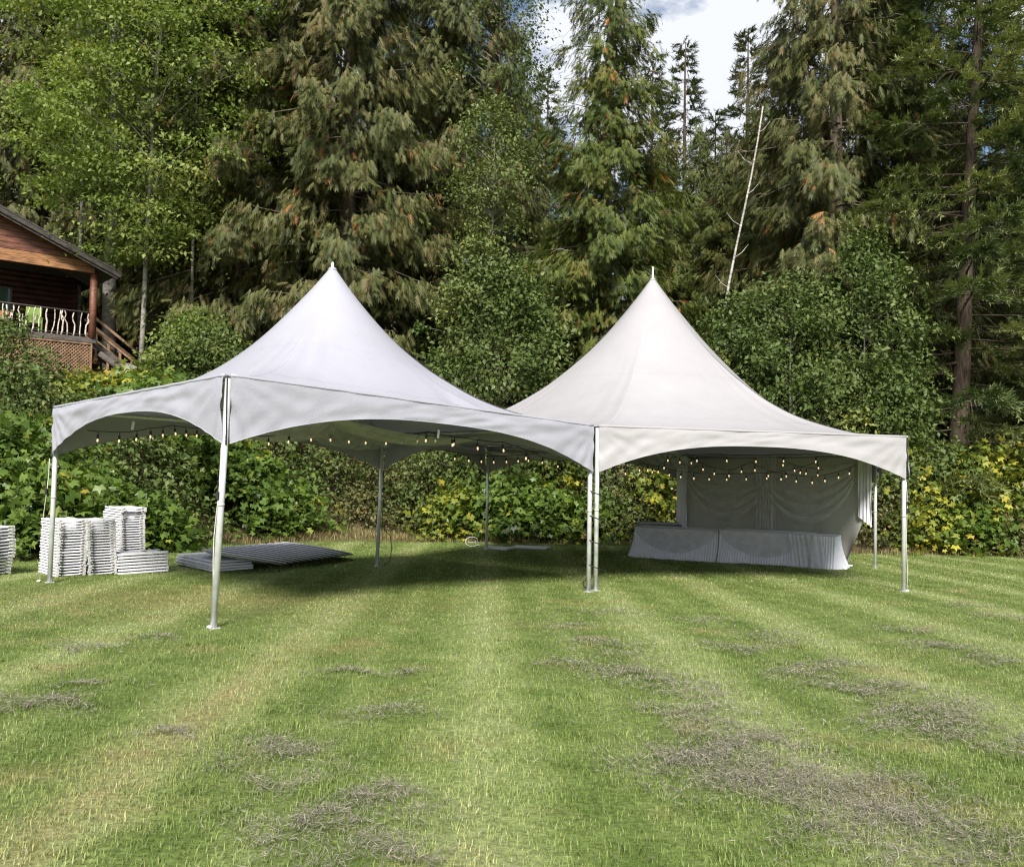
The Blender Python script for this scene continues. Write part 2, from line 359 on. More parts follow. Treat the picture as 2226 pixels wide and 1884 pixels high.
# ------------------------------------------------------------------ tents
def g0(x, y): return -.0077*x - .0341*(y-12)
EAVE, DROP, ARCH = 2.627, .74, .25
def P3(x, y, dz=0): return Vector((x, y, EAVE+g0(x, y)+dz))
sqF, sqR, sqL, sqB = P3(-3.046, 9.264, .05), P3(1.262, 13.582, -.05), P3(-6.887, 13.095, -.01), P3(-2.578, 17.414, .02)
HCX, HCY, HR, HYAW = 3.053, 19.019, 5.53, -1.8844
hxc = []
for k, dz in enumerate((-.035, 0, .03, .06, .12, .04)):
    hxc.append(P3(HCX+HR*math.cos(HYAW+k*math.pi/3), HCY+HR*math.sin(HYAW+k*math.pi/3), dz))
hxc[5] = sqB+Vector((.075, .05, 0))
def wrinkle(p, s): return noise.noise(Vector(p)*s)
def make_tent(name, label, corners, apex, mat, vmat, finial, skip_valance=(), gaps=(), seed=0, leglean=None, skip_leg=()):
    nC = len(corners); c = sum((q for q in corners), Vector())/nC
    base = Vector((c.x, c.y, gz(c.x, c.y)))
    root = empty(name, base); tag(root, label, 'tent')
    def loc(p): return Vector(p)-base
    mseg, ns = 28, 40
    rim = []
    for k in range(nC):
        a, b = corners[k], corners[(k+1) % nC]
        for i in range(mseg):
            t = i/mseg; t = t+.35*math.sin(2*math.pi*t)/(2*math.pi)*-.8; rim.append((a.lerp(b, t), t, k))
    rmean = sum((Vector((q[0].x-c.x, q[0].y-c.y)).length for q in rim))/len(rim)*1.10
    def fn(u, v):
        i = int(round(u*len(rim))) % len(rim); q, t, k = rim[i]
        s = v; d = Vector((q.x-c.x, q.y-c.y)); L = d.length; dn = d/L
        g = .76*s**2.5+.24*s**1.5
        wb = min(1, s*1.15)**2
        r = (1-s)*(L*(1-wb)+rmean*wb)+.045*s
        z = q.z*(1-g)+apex*g + .018*(1-s)*0
        x, y = c.x+dn.x*r, c.y+dn.y*r
        # anticlastic sag between ridge and eave, and tension folds that run up from the corners
        e = min(t, 1-t)*2
        fold = math.sin(t*2*math.pi*9+seed*1.7+3*wrinkle((x*.6, y*.6, seed), 1.0))*.010*(1-e)**1.0*math.sin(math.pi*min(1, s*1.25))**1.0
        nzv = .030*wrinkle((x*.55, y*.55, z*.8+seed), 1.)+.012*wrinkle((x*1.7, y*1.7, z*1.5+seed), 1.)
        amp = math.sin(math.pi*min(1, s*1.05+.02))
        if seed == 1 and k == 0: fold += .034*math.exp(-((t-.72)/.16)**2)*math.sin(38*t-9*s+2*wrinkle((x, y, 2), 1.))*math.exp(-((s-.22)/.16)**2)
        fold += .006*math.sin(t*70+8*wrinkle((x*.8, y*.8, 7+seed), 1.))*math.exp(-s/.10)*min(1, s*30)
        z += (fold + nzv*amp)
        return loc((x, y, z))
    MB().grid(fn, len(rim), ns, True).build('canopy', mat, root, True)
    # welded seams: one up each hip and two rings
    for k in range(nC):
        def sm(u, v, k=k):
            sv = .03+.94*u; a = Vector(fn((k*mseg)/len(rim), sv)); b = Vector(fn((k*mseg+1)/len(rim), sv)); d = (b-a).normalized()
            return a+d*(v-.5)*.045+Vector((0, 0, .0015))
        MB().grid(sm, 40, 2).build('hip_seam', mat, root, True)
    for sv in (.30, .62):
        def rg(u, v, sv=sv): return Vector(fn(u, sv+.007*(v-.5)))+Vector((0, 0, .0015))
        MB().grid(rg, len(rim), 2, True).build('ring_seam', mat, root, True)
    # mast finial
    top = Vector((c.x, c.y, apex))
    MB().tube([loc(top+Vector((0, 0, -.9))), loc(top+Vector((0, 0, -.05))), loc(top+Vector((0, 0, finial)))], [.03, .022, .016], 10).build('mast', M['white_metal'], root, True)
    MB().lathe(loc(top), [(.07, -.035), (.062, .0), (.04, .018), (.02, .025)], 16).build('peak_cap', mat, root, True)
    # valances
    for k in range(nC):
        if k in skip_valance: continue
        a, b = corners[k], corners[(k+1) % nC]; d = (b-a); Lh = Vector((d.x, d.y)).length
        nrm = Vector((d.y, -d.x, 0)).normalized()
        mid = (a+b)/2
        if nrm.dot(mid-c) < 0: nrm = -nrm
        ga = .022
        def vf(u, v, a=a, d=d, nrm=nrm, Lh=Lh, k=k):
            t = ga/Lh+(1-2*ga/Lh)*u
            dr = ARCH+(DROP-ARCH)*abs(2*t-1)**2.5
            p = a+d*t+Vector((0, 0, .012-dr*v))
            e = (1-abs(2*t-1)); x = t*Lh
            f = .022*wrinkle((x*1.1, v*1.5, seed*3+k*7), 1.)+.012*wrinkle((x*3.5+v*2.5, v*3, seed+k*5), 1.)
            f += .018*(1-e)**3*math.sin(v*9+x*6)*wrinkle((x*2, v*2, k*3.1), 1.)
            # diagonal pull creases out of the corners
            sx = min(x, Lh-x)
            f += .012*math.exp(-sx*1.1)*math.sin(22*math.atan2(v*dr+.05, sx+.12))
            f += .014*math.exp(-((v*dr-.10-.02*math.sin(x*2))/.05)**2)*max(0, wrinkle((x*.9, k*2.2, seed), 1.)+.15)*2
            f *= min(1, v*6+.15)
            return loc(p+nrm*(.030+f+.02*v))
        MB().grid(vf, 120, 14).build('valance', vmat, root, True)
        # piped hem along the eave and along the arch
        MB().tube([loc(a+d*(ga/Lh+(1-2*ga/Lh)*i/60)+nrm*(.020)+Vector((0, 0, .010+.006*wrinkle((i*.4, k, seed), 1.)))) for i in range(61)], .020, 8).build('eave_hem', vmat, root, True)
        MB().tube([loc(Vector(vf(i/80, 1.0))+base) for i in range(81)], .006, 5).build('arch_hem', vmat, root, True)
        # eave rail of the frame and a straight brace inside the arch
        MB().tube([loc(a+Vector((0, 0, -.045))-nrm*.04), loc(b+Vector((0, 0, -.045))-nrm*.04)], .026, 8).build('eave_rail', M['alu'], root, True)
    # corner legs, base plates, corner lacing
    for k, q in enumerate(corners):
        if k in skip_leg: continue
        inn = Vector((c.x-q.x, c.y-q.y, 0)).normalized()
        t0 = q+inn*.035+Vector((0, 0, -.02)); bx, by = t0.x, t0.y
        if leglean and k in leglean: bx += leglean[k][0]; by += leglean[k][1]
        b0 = Vector((bx, by, gz(bx, by)-.01))
        lg = MB().tube([loc(t0), loc(t0.lerp(b0, .5)), loc(b0)], .036, 14).build('leg', M['alu'], root, True)
        MB().tube([loc(t0.lerp(b0, .50)), loc(t0.lerp(b0, .512))], .039, 14).build('collar', M['alu'], lg, True)
        MB().box(loc(b0+Vector((0, 0, .012))), (.11, .11, .012), Matrix.Rotation(.785, 3, 'Z')).build('base_plate', M['alu'], lg)
        if k in gaps:
            MB().box(loc(q+inn*.004+Vector((0, 0, -.36))), (.016, .016, .74), Matrix.Rotation(math.atan2(inn.y, inn.x), 3, 'Z')).build('corner_lacing', M['black'], root)
    # ceiling: hip rails from the corners and centre cables
    hub = Vector((c.x, c.y, corners[0].z*.0+sum(q.z for q in corners)/nC+.10))
    for k in range(nC):
        q = corners[k]
        MB().tube([loc(q+Vector((0, 0, -.06))), loc(hub)], .006, 5).build('centre_cable', M['black'], root)
    MB().tube([loc(hub+Vector((0, 0, -.1))), loc(top+Vector((0, 0, -.3)))], .03, 10).build('centre_pole', M['alu'], root, True)
    return root, loc
left_tent, ltl = make_tent('peaked_tent', 'white square peaked tent with four legs standing over the stacked chairs', [sqF, sqR, sqB, sqL], 4.87, M['vinyl'], M['vinyl'], .10, gaps=(0, 2, 3), seed=1, leglean={0: (-.09, .0), 3: (-.03, 0), 2: (-.06, 0)})
hex_tent, htl = make_tent('peaked_tent', 'larger cream hexagonal peaked tent sheltering the skirted tables', hxc, 6.00, M['vinyl2'], M['vinyl2'], .27, skip_valance=(5,), gaps=(), seed=5, skip_leg=(5,))
# product tags hanging from the valance
for p, lab in ((at(289, 925, 11.6), None), (at(953, 943, 11.6), None)):
    MB().box(Vector(p)-left_tent.location, (.035, .004, .11), Matrix.Rotation(.78, 3, 'Z') @ Matrix.Rotation(.15, 3, 'Y')).build('care_tag', M['white_metal'], left_tent)
def rope(name, pts, r, mat, label, cat, n=6, group=None):
    base = Vector(pts[-1]); o = MB().tube([Vector(p)-base for p in pts], r, n).build(name, mat, None, True); o.location = base
    return tag(o, label, cat, group)
def ratchet(q, off, label):
    x, y = q.x+off[0], q.y+off[1]; g = gz(x, y)
    top = Vector((q.x+off[0]*.6, q.y+off[1]*.6, q.z-DROP-.02)); bot = Vector((x+off[0]*.4, y+off[1]*.4, g+.02))
    root = empty('tie_down_strap', bot); tag(root, label, 'strap', 'tie down straps on the tent legs')
    mids = [top.lerp(bot, t)+Vector((.012*math.sin(t*9), .008*math.cos(t*7), 0)) for t in np.linspace(0, 1, 9)]
    MB().tube([p-bot for p in mids], .0045, 6).build('webbing', M['strap'], root, True)
    c = top.lerp(bot, .27)-bot
    MB().bbox(c, (.035, .05, .09), .008).build('ratchet', M['black'], root)
    MB().tube([c+Vector((0, .01, .05)), c+Vector((0, -.02, .16))], .01, 6).build('ratchet_handle', M['black'], root)
    MB().bbox((0, 0, 0), (.05, .05, .025), .006).build('ground_anchor', M['white_metal'], root)
ratchet(sqF, (-.085, .01), 'white tie down strap beside the leg nearest the camera')
ratchet(sqL, (-.12, .02), 'white tie down strap on the leg beside the chair stacks')
ratchet(hxc[1], (.03, .03), 'white tie down strap on the leg right of the skirted table')
# black cable spiralled round the paired legs
pts = []
cx, cy = (sqR.x+hxc[0].x)/2+.01, (sqR.y+hxc[0].y)/2+.02; gg = gz(cx, cy)
for i in range(161):
    t = i/160; a = t*2*math.pi*4.6
    pts.append((cx+.165*math.cos(a+.5), cy+.165*math.sin(a+.5), gg+1.75*(1-t)+.04))
rope('power_cable', pts, .009, M['black'], 'black cable wound in a spiral round the paired tent legs', 'cable')
bb = Vector((sqB.x-.02, sqB.y+.02, 0)); gb = gz(bb.x, bb.y)
rope('power_cable', [(bb.x+.04, bb.y, gb+1.9), (bb.x+.06, bb.y, gb+1.4), (bb.x+.03, bb.y, gb+.9), (bb.x+.08, bb.y, gb+.72), (bb.x+.2, bb.y, gb+.62), (bb.x+.24, bb.y, gb+.35), (bb.x+.2, bb.y-.02, gb+.1), (bb.x+.1, bb.y, gb+.02)], .008, M['black'], 'black cable hanging down the rear leg behind the tables', 'cable')
# ------------------------------------------------------------------ string lights
bulb_me = []
def string_light(way, label, bulbs, group='string lights hung under the tents'):
    P = [Vector(at(*q)) for q in way]; base = P[0]
    root = empty('string_light', base); tag(root, label, 'string light', group)
    pl = []
    for a, b in zip(P[:-1], P[1:]):
        L = (b-a).length
        for i in range(8):
            t = i/8; pl.append(a.lerp(b, t)-Vector((0, 0, .07*L*t*(1-t))))
    pl.append(P[-1])
    MB().tube([p-base for p in pl], .0065, 5).build('cable', M['black'], root, True)
    if not bulb_me:
        s = MB().tube([(0, 0, 0), (0, 0, -.045)], .005, 6).lathe((0, 0, -.045), [(.010, 0), (.016, -.010), (.017, -.055), (.013, -.062)][::-1], 10)
        m1 = bpy.data.meshes.new('socket'); m1.from_pydata(s.v, [], s.f); m1.materials.append(M['black'])
        s = MB().lathe((0, 0, -.104), [(.007, 0), (.012, -.016), (.0135, -.030), (.010, -.044), (.004, -.050)][::-1], 12)
        m2 = bpy.data.meshes.new('bulb'); m2.from_pydata(s.v, [], s.f); m2.materials.append(M['bulb'])
        m2.polygons.foreach_set('use_smooth', [True]*len(m2.polygons)); bulb_me.extend((m1, m2))
    tot = sum((b-a).length for a, b in zip(pl[:-1], pl[1:]))
    k = 0; acc = 0; targets = [(i+.5)*tot/bulbs for i in range(bulbs)]
    for a, b in zip(pl[:-1], pl[1:]):
        L = (b-a).length
        while k < bulbs and targets[k] <= acc+L:
            p = a.lerp(b, (targets[k]-acc)/L)-base; k += 1
            so_ = link('socket', bulb_me[0], None, root); so_.location = p; so_.rotation_euler = (random.uniform(-.15, .15), random.uniform(-.15, .15), 0)
            bo = link('bulb', bulb_me[1], None, so_)
        acc += L
string_light([(190, 935, 12.4), (232, 938, 12.6), (278, 939, 12.8), (322, 931, 13.2), (374, 924, 13.8), (440, 930, 14.6)], 'string of lit bulbs seen under the arch above the chair stacks', 8)
string_light([(560, 948, 13.6), (655, 939, 14), (698, 936, 14.2), (769, 944, 14.6), (854, 947, 15), (933, 939, 14.6), (1010, 951, 14.4)], 'string of lit bulbs hung inside the wide front arch of the square tent', 11)
string_light([(900, 940, 12.6), (932, 938, 12.7), (1013, 952, 13), (1096, 961, 13.2), (1170, 985, 13.4)], 'string of bulbs sagging toward the paired legs inside the square tent', 5)
string_light([(975, 980, 17), (1042, 989, 17.6), (1121, 989, 18.4), (1161, 987, 18.8), (1230, 1004, 19)], 'string of bulbs below the junction of the two tents', 9)
string_light([(1340, 1018, 17.5), (1398, 1007, 18), (1426, 1014, 18.4), (1460, 995, 18.8), (1496, 987, 19)], 'string of bulbs at the shadowy end of the hexagonal tent', 5)
string_light([(1398, 1005, 18), (1430, 1012, 18.5), (1500, 1026, 19.4), (1540, 1029, 19.6), (1600, 1029, 19.8), (1700, 1024, 19.4), (1795, 998, 18.4)], 'long string of bulbs sagging across the middle of the draped backdrop', 12)
string_light([(1492, 986, 19), (1540, 1014, 19.2), (1590, 1022, 19.2), (1630, 1004, 19), (1676, 1024, 19), (1725, 1032, 18.8), (1772, 1036, 18.6), (1820, 1025, 18.2), (1862, 1010, 17.8)], 'lowest zigzag string of bulbs in front of the draped backdrop', 13)
string_light([(1420, 985, 17.6), (1555, 986, 17.8), (1690, 988, 18), (1750, 988, 17.8), (1810, 990, 17.6)], 'highest straight string of bulbs behind the cream front valance', 6)
string_light([(1690, 990, 18.4), (1720, 1008, 18.6), (1765, 1018, 18.8), (1790, 1021, 19)], 'short string of bulbs near the right end of the backdrop', 4)
# ------------------------------------------------------------------ cloth swags under the ceilings
def swag(a, b, sag, wd, label, name='fabric_swag', folds=5):
    a = Vector(a); b = Vector(b); d = b-a; side = Vector((-d.y, d.x, 0)).normalized(); base = a
    def fn(u, v):
        p = a.lerp(b, u); ww = wd*(.25+.75*math.sin(math.pi*min(max(u, .03), .97))**.7)
        q = p+side*(v-.5)*ww - Vector((0, 0, sag*4*u*(1-u)*(.75+.35*math.sin(math.pi*v)))) + Vector((0, 0, .035*math.sin(v*folds*2*math.pi+u*2)))
        return q-base
    o = MB().grid(fn, 48, 28).build(name, M['sheer'], None, True); o.location = base
    return tag(o, label, 'drapery')
hubL = Vector(((sqF.x+sqB.x)/2, (sqF.y+sqB.y)/2, 2.55))
swag(hubL, sqB+Vector((-.1, -.1, -.12)), .28, 1.3, 'sheer white cloth swag between the centre and rear corner of the square tent')
swag(hubL, (sqL+sqB)/2+Vector((.1, -.1, -.15)), .22, 1.4, 'sheer white cloth swag sagging over the fanned round tables')
swag(hubL, (sqR+sqB)/2+Vector((-.1, 0, -.15)), .2, 1.2, 'sheer white cloth swag hung toward the junction of the two tents')
hubH = Vector((HCX, HCY, 2.42))
swag(hubH, hxc[4]+Vector((.1, -.1, -.15)), .25, 1.2, 'sheer white cloth band slanting across the ceiling of the hexagonal tent')
swag(hubH, hxc[3]+Vector((0, -.1, -.2)), .3, 1.3, 'sheer white cloth band above the left end of the draped backdrop')
# ------------------------------------------------------------------ backdrop wall
Qc, BRc = hxc[2], hxc[3]
wd = Vector((BRc.x-Qc.x, BRc.y-Qc.y, 0)); wl = wd.length; wd.normalize(); wn = Vector((wd.y, -wd.x, 0))
if wn.y > 0: wn = -wn
broot = empty('draped_backdrop', (Qc.x, Qc.y, gz(Qc.x, Qc.y))); tag(broot, 'white tent sidewall with sheer swags behind the skirted tables', 'backdrop')
def wallp(u, v):   # u 0..1 from Q towards BR, v 0 top 1 bottom
    x = .22+u*(wl-.35); p = Qc+wd*x; z = Qc.z+(BRc.z-Qc.z)*x/wl-.12; gzz = gz(p.x, p.y)
    zz = z*(1-v)+(gzz+.03)*v
    curl = max(0, 1-u/.10)**1.5*max(0, v-.55)/.45
    q = Vector((p.x, p.y, zz))+wd*curl*.35+wn*(.10+.25*curl)
    q += wn*(.03*math.sin(x*7+1.5*wrinkle((x, v*2, 3), 1.))*v+.02*wrinkle((x*2, v*3, 1), 1.))
    return q-broot.location
MB().grid(wallp, 90, 26).build('sidewall', M['sidewall'], broot, True)
for s0, s1 in ((.04, .52), (.48, .98)):
    for lay in range(5):
        def sw(u, v, s0=s0, s1=s1, lay=lay):
            x = .25+(s0+(s1-s0)*u)*(wl-.4); p = Qc+wd*x; zt = Qc.z+(BRc.z-Qc.z)*x/wl-.16
            dp = 4*u*(1-u)
            z = zt-.02-.10*lay-(dp**.8)*(.16+.20*lay)-v*(.12+.10*dp)
            q = Vector((p.x, p.y, z))+wn*(.15+.012*lay+.03*math.sin(v*math.pi))
            return q-broot.location
        MB().grid(sw, 40, 6).build('swag_fold', M['sheer'], broot, True)
def tails(x0, x1, zb, name, mat, fold=9):
    def fn(u, v):
        x = x0+(x1-x0)*u; p = Qc+wd*x; zt = Qc.z-.14; g = gz(p.x, p.y)
        z = zt*(1-v)+(g+zb)*v + .12*v*(u-.5)*2
        q = Vector((p.x, p.y, z))+wn*(.20+.018*math.sin(u*fold*2*math.pi+2*wrinkle((u*3, v*2, x0), 1.))+.05*wrinkle((u*2, v*2.5, x1), 1.))
        return q-broot.location
    MB().grid(fn, 50, 16).build(name, mat, broot, True)
tails(.02, .34, 1.05, 'side_curtain', M['linen'], 4); tails(wl-.32, wl+.02, .75, 'side_curtain', M['linen'], 3); tails(wl*.5-.28, wl*.5+.28, .5, 'centre_tail', M['sheer'], 6)
MB().tube([Qc+wd*.35+wn*.45-broot.location+Vector((0, 0, -Qc.z+gz(Qc.x, Qc.y-.4)+.03)), Qc+wd*1.1+wn*.6-broot.location+Vector((0, 0, -Qc.z+gz(Qc.x, Qc.y-.4)+.03))], .02, 8).build('foot_bar', M['white_metal'], broot, True)
# ------------------------------------------------------------------ skirted head tables
TA = np.array([3.13, 21.9]); TB = np.array([7.55, 19.55]); TD = (TB-TA)/np.linalg.norm(TB-TA); TL = float(np.linalg.norm(TB-TA)); TN = np.array([TD[1], -TD[0]])
if TN[1] > 0: TN = -TN
def skirted(name, s0, s1, wid, label, mat, swagged, end_left, end_right, off=0., hgt=.74):
    p0 = TA+TD*s0+TN*off; p1 = TA+TD*s1+TN*off; mid = (p0+p1)/2; g = gz(*mid); root = empty(name, (mid[0], mid[1], g)); tag(root, label, 'table')
    L = s1-s0
    def W(a, b, z): q = TA+TD*(s0+a)+TN*(off-wid*.0+b); return Vector((q[0]-mid[0], q[1]-mid[1], z))
    rot = Matrix.Rotation(math.atan2(TD[1], TD[0]), 3, 'Z')
    MB().bbox(W(L/2, -wid/2, hgt-.02), (L, wid, .035), .01, rot).build('tabletop', M['tabletop'], root)
    for a in (.25, L-.25):
        for b in (-.15, -wid+.15): MB().tube([W(a, b, hgt-.05), W(a, b, 0)], .015, 8).build('leg', M['alu'], root)
    def cloth(u, v): # top cloth
        return W(-.01+(L+.02)*u, .012-(wid+.024)*v, hgt+.006+.003*math.sin(u*9)*math.sin(v*5))
    MB().grid(cloth, 20, 6).build('tablecloth', mat, root, True)
    # pleated skirt round the visible sides
    path = []; n = 0
    per = []
    if end_left: per += [(0, -wid+wid*i/20) for i in range(20)]
    per += [(L*i/120, 0) for i in range(121)]
    if end_right: per += [(L, -wid*i/20) for i in range(1, 21)]
    cum = [0]
    for a, b in zip(per[:-1], per[1:]): cum.append(cum[-1]+math.hypot(b[0]-a[0], b[1]-a[1]))
    fine = np.linspace(0, cum[-1], int(cum[-1]/.010)); pa = np.interp(fine, cum, [q[0] for q in per]); pb = np.interp(fine, cum, [q[1] for q in per])
    def sk(u, v):
        i = min(len(fine)-1, int(round(u*(len(fine)-1)))); a, b = pa[i], pb[i]; s = fine[i]
        nx, ny = (a-L/2, b+wid/2); ex = abs(nx)/(L/2) > .985; dx, dy = ((math.copysign(1, nx), 0) if ex and b < -.01 else (0, 1))
        ph = s*2*math.pi/.06+1.5*math.sin(s*3.1); f = (.006+.016*v)*math.sin(ph)+.19*v*v*(1+.45*wrinkle((s*1.6, 1.3, off), 1.))+.02
        zz = hgt*(1-v)+v*(-.005+.03*max(0, wrinkle((s*2.3, 4.2, 1), 1.)))
        return W(a+dx*f, b+dy*f, zz)
    MB().grid(sk, len(fine), 12).build('skirt', mat, root, True)
    if swagged:
        for lay in range(6):
            def sg(u, v, lay=lay):
                a = .02+(L-.04)*u; dp = (4*u*(1-u))**.75
                z0 = hgt+.005-dp*.085*lay; z = z0-v*(.02+.12*dp)
                return W(a, .06+.012*lay*.4+.05*dp*math.sin(math.pi*(lay+v)/7)+.02*(lay+v)/6+.10*(hgt-z)**2, z)
            MB().grid(sg, 44, 6).build('swag_fold', M['sheer'], root, True)
    return root
skirted('skirted_table', 0, 2.10, .75, 'pleat skirted head table with a sheer swag, shadowed left half of the pair', M['linen'], True, True, False)
skirted('skirted_table', 2.13, 4.25, .75, 'pleat skirted head table with a sheer swag, right half of the pair', M['linen'], True, False, False)
skirted('small_skirted_table', 4.27, 4.78, .62, 'small bright white skirted table at the sunlit end of the row', M['linen'], False, False, True, off=.10, hgt=.72)
def trail():
    b = TA+TD*4.15+TN*.2; g = gz(*b)
    def fn(u, v):
        q = TA+TD*(3.75+.75*u+.15*v)+TN*(.16+.30*v*v+.010*math.sin(u*47+3*math.sin(u*5))+.03*wrinkle((u*4, v*2, 8), 1.)); z = .72*(1-v)**1.3*(1 if True else 0)+.015
        return Vector((q[0]-b[0], q[1]-b[1], z))
    o = MB().grid(fn, 60, 16).build('sheer_cloth', M['sheer'], None, True); o.location = (b[0], b[1], g)
    tag(o, 'sheer white cloth trailing onto the grass beside the small table', 'cloth')
trail()
# covered table behind the head table
ct = at(1455, 1160, 24.6); g = gz(ct[0], ct[1])
rt = empty('covered_table', (ct[0], ct[1], g)); tag(rt, 'dark covered table standing behind the left head table', 'table')
ctm = simple('grey_blue_cloth', (.20, .21, .20), .8)
MB().bbox((0, 0, .74), (1.75, .75, .05), .02, Matrix.Rotation(-.2, 3, 'Z')).build('tabletop', ctm, rt)
def cc(u, v):
    a = u*2*math.pi; x = max(-.9, min(.9, 1.25*math.cos(a))); y = max(-.4, min(.4, .57*math.sin(a)))
    f = 1+.12*v*(1+.3*math.sin(a*24)); q = Vector((x*f, y*f, .768*(1-v)+.02)); return Matrix.Rotation(-.2, 3, 'Z') @ q
MB().grid(cc, 120, 8, True).build('tablecloth', ctm, rt, True)
# ------------------------------------------------------------------ folded chairs in stacks
YAW = math.radians(45)
ORD = ['second', 'third', 'fourth', 'fifth', 'sixth', 'seventh', 'eighth', 'ninth', 'tenth', 'eleventh', 'twelfth', 'thirteenth', 'fourteenth', 'fifteenth', 'sixteenth', 'seventeenth', 'eighteenth', 'nineteenth', 'twentieth', 'twenty-first', 'twenty-second', 'twenty-third', 'twenty-fourth']
def chair_meshes():
    out = []
    for nm, mb in (('side_rail', MB().bbox((-.205, 0, 0), (.042, .82, .032), .007)), ('side_rail', MB().bbox((.205, 0, 0), (.042, .82, .032), .007)),
                   ('seat', MB().bbox((0, .10, .001), (.360, .40, .030), .008)), ('backrest', MB().bbox((0, -.300, .001), (.364, .16, .022), .006)),
                   ('front_leg', MB().bbox((-.165, -.06, .0165), (.026, .78, .0155), .004).bbox((.165, -.06, .0165), (.026, .78, .0155), .004)),
                   ('foot', MB().bbox((.205, -.425, .002), (.050, .030, .043), .006)), ('foot', MB().bbox((-.205, -.425, .002), (.050, .030, .043), .006))):
        me = bpy.data.meshes.new(nm); me.from_pydata(mb.v, [], mb.f); me.materials.append(M['resing'] if nm in ('front_leg', 'foot') else M['resin']); out.append((nm, me))
    return out
CH = chair_meshes()
def stack(x, y, n, yaw, pitch, lean, label, toplabel, group, skew=()):
    g = gz(x, y); jx = jy = 0
    for k in range(n):
        jx = (jx+random.uniform(-.008, .008))*.8; jy = (jy+random.uniform(-.010, .010))*.8
        sk = sum(d for kk, d in skew if k >= kk)
        lx = lean[0]*k+jx; ly = lean[1]*k+jy+sk
        r = empty('folded_chair', (x+lx*math.cos(yaw)-ly*math.sin(yaw), y+lx*math.sin(yaw)+ly*math.cos(yaw), g+.026+k*pitch), yaw+random.uniform(-.025, .025))
        tag(r, toplabel if k == n-1 else label % ORD[n-2-k], 'chair', group)
        for nm, me in CH: link(nm, me, None, r)
ax = np.array([math.cos(YAW), math.sin(YAW)]); ay = np.array([-math.sin(YAW), math.cos(YAW)])
A0 = gnd(119, 1254)[:2]           # nearest bottom corner of the first stack
def sp(a, b): q = A0+ax*a+ay*b; return float(q[0]), float(q[1])
x, y = sp(.23, .43); stack(x, y, 20, YAW, .0455, (.0012, .0), 'white folded chair, %s from top of the stack behind the outer tent leg', 'topmost white folded chair of the stack behind the outer tent leg', 'chairs in the stack behind the tent leg', ((9, .03), (15, -.02)))
x, y = sp(.75, .44); stack(x, y, 20, YAW, .0455, (-.0045, -.002), 'white folded chair, %s from top of the leaning stack beside the tent leg stack', 'topmost white folded chair of the leaning second stack', 'chairs in the leaning second stack')
x, y = sp(1.69, 1.67); stack(x, y, 24, YAW, .0455, (.0004, 0), 'white folded chair, %s from top of the tallest stack at the back', 'topmost white folded chair of the tallest stack', 'chairs in the tallest stack', ((22, -.05),))
D0 = gnd(246, 1250)[:2]+ax*.52+ay*.30
stack(float(D0[0]), float(D0[1]), 7, YAW+math.pi/2, .052, (0, .001), 'white folded chair, %s from top of the low sideways stack before the taller ones', 'topmost white folded chair of the low stack', 'chairs in the low stack')
E0 = gnd(14, 1256)[:2]
stack(float(E0[0])-.70, float(E0[1])+.42, 15, YAW+.5, .052, (.0, -.004), 'white folded chair, %s from top of the separate stack at the left edge', 'topmost white folded chair of the separate stack at the left edge', 'chairs in the stack at the picture edge', ((5, -.03), (11, .05)))
# ------------------------------------------------------------------ folding tables
def fold_table(loc, rot, lx, ly, label, group, round_=False):
    root = empty('folding_table', loc); root.rotation_euler = rot; tag(root, label, 'table', group)
    if round_:
        MB().lathe((0, 0, 0), [(.70, -.012), (.748, -.011), (.762, -.005), (.762, .007), (.75, .012), (.0001, .013)], 56).build('tabletop', M['tabletop'], root, False)
        MB().lathe((0, 0, -.03), [(.66, -.010), (.67, -.008), (.67, .016), (.65, .016)], 48).build('rim', M['resing'], root, False)
        for s in (-1, 1): MB().tube([(-.4, s*.25, -.045), (.4, s*.25, -.045)], .013, 8).tube([(-.4, s*.25, -.045), (-.4, -s*.0, -.045)], .013, 8).build('folded_leg', M['alu'], root, True)
    else:
        mb = MB(); r = .05; out = []
        for cx, cy, a0 in ((lx/2-r, ly/2-r, 0), (-lx/2+r, ly/2-r, 90), (-lx/2+r, -ly/2+r, 180), (lx/2-r, -ly/2+r, 270)):
            for i in range(5): a = math.radians(a0+22.5*i); out.append((cx+r*math.cos(a), cy+r*math.sin(a)))
        n = len(out); lev = [(-.020, .985), (-.014, 1.), (.014, 1.), (.020, .988)]
        P = [(x*s, y*s, z) for z, s in lev for x, y in out]
        F = [(i*n+j, i*n+(j+1) % n, (i+1)*n+(j+1) % n, (i+1)*n+j) for i in range(3) for j in range(n)]+[tuple(range(n))[::-1], tuple(range(3*n, 4*n))]
        mb.add(P, F).build('tabletop', M['tabletop'], root)
        for s in (-1, 1): MB().tube([(s*lx*.35, -ly*.4, -.03), (s*lx*.35, ly*.4, -.03), (s*lx*.05, ly*.4, -.03)], .012, 8).build('folded_leg', M['alu'], root, True)
    return root
Pc = gnd(462, 1244)[:2]; cxy = Pc+ax*.42+ay*.80
for k, (dx, dy, rz) in enumerate(((0, 0, 0), (-.02, -.03, .01), (-.03, -.02, -.02), (.03, .0, .015))):
    q = cxy+ax*dx+ay*dy
    fold_table((q[0], q[1], gz(*cxy)+.042+k*.048), (0, 0, YAW+math.pi/2+rz), 1.55, .78, ('lowest', 'second lowest', 'second highest', 'topmost')[k]+' white rectangular folding table in the flat pile beside the chair stacks', 'rectangular tables in the flat pile')
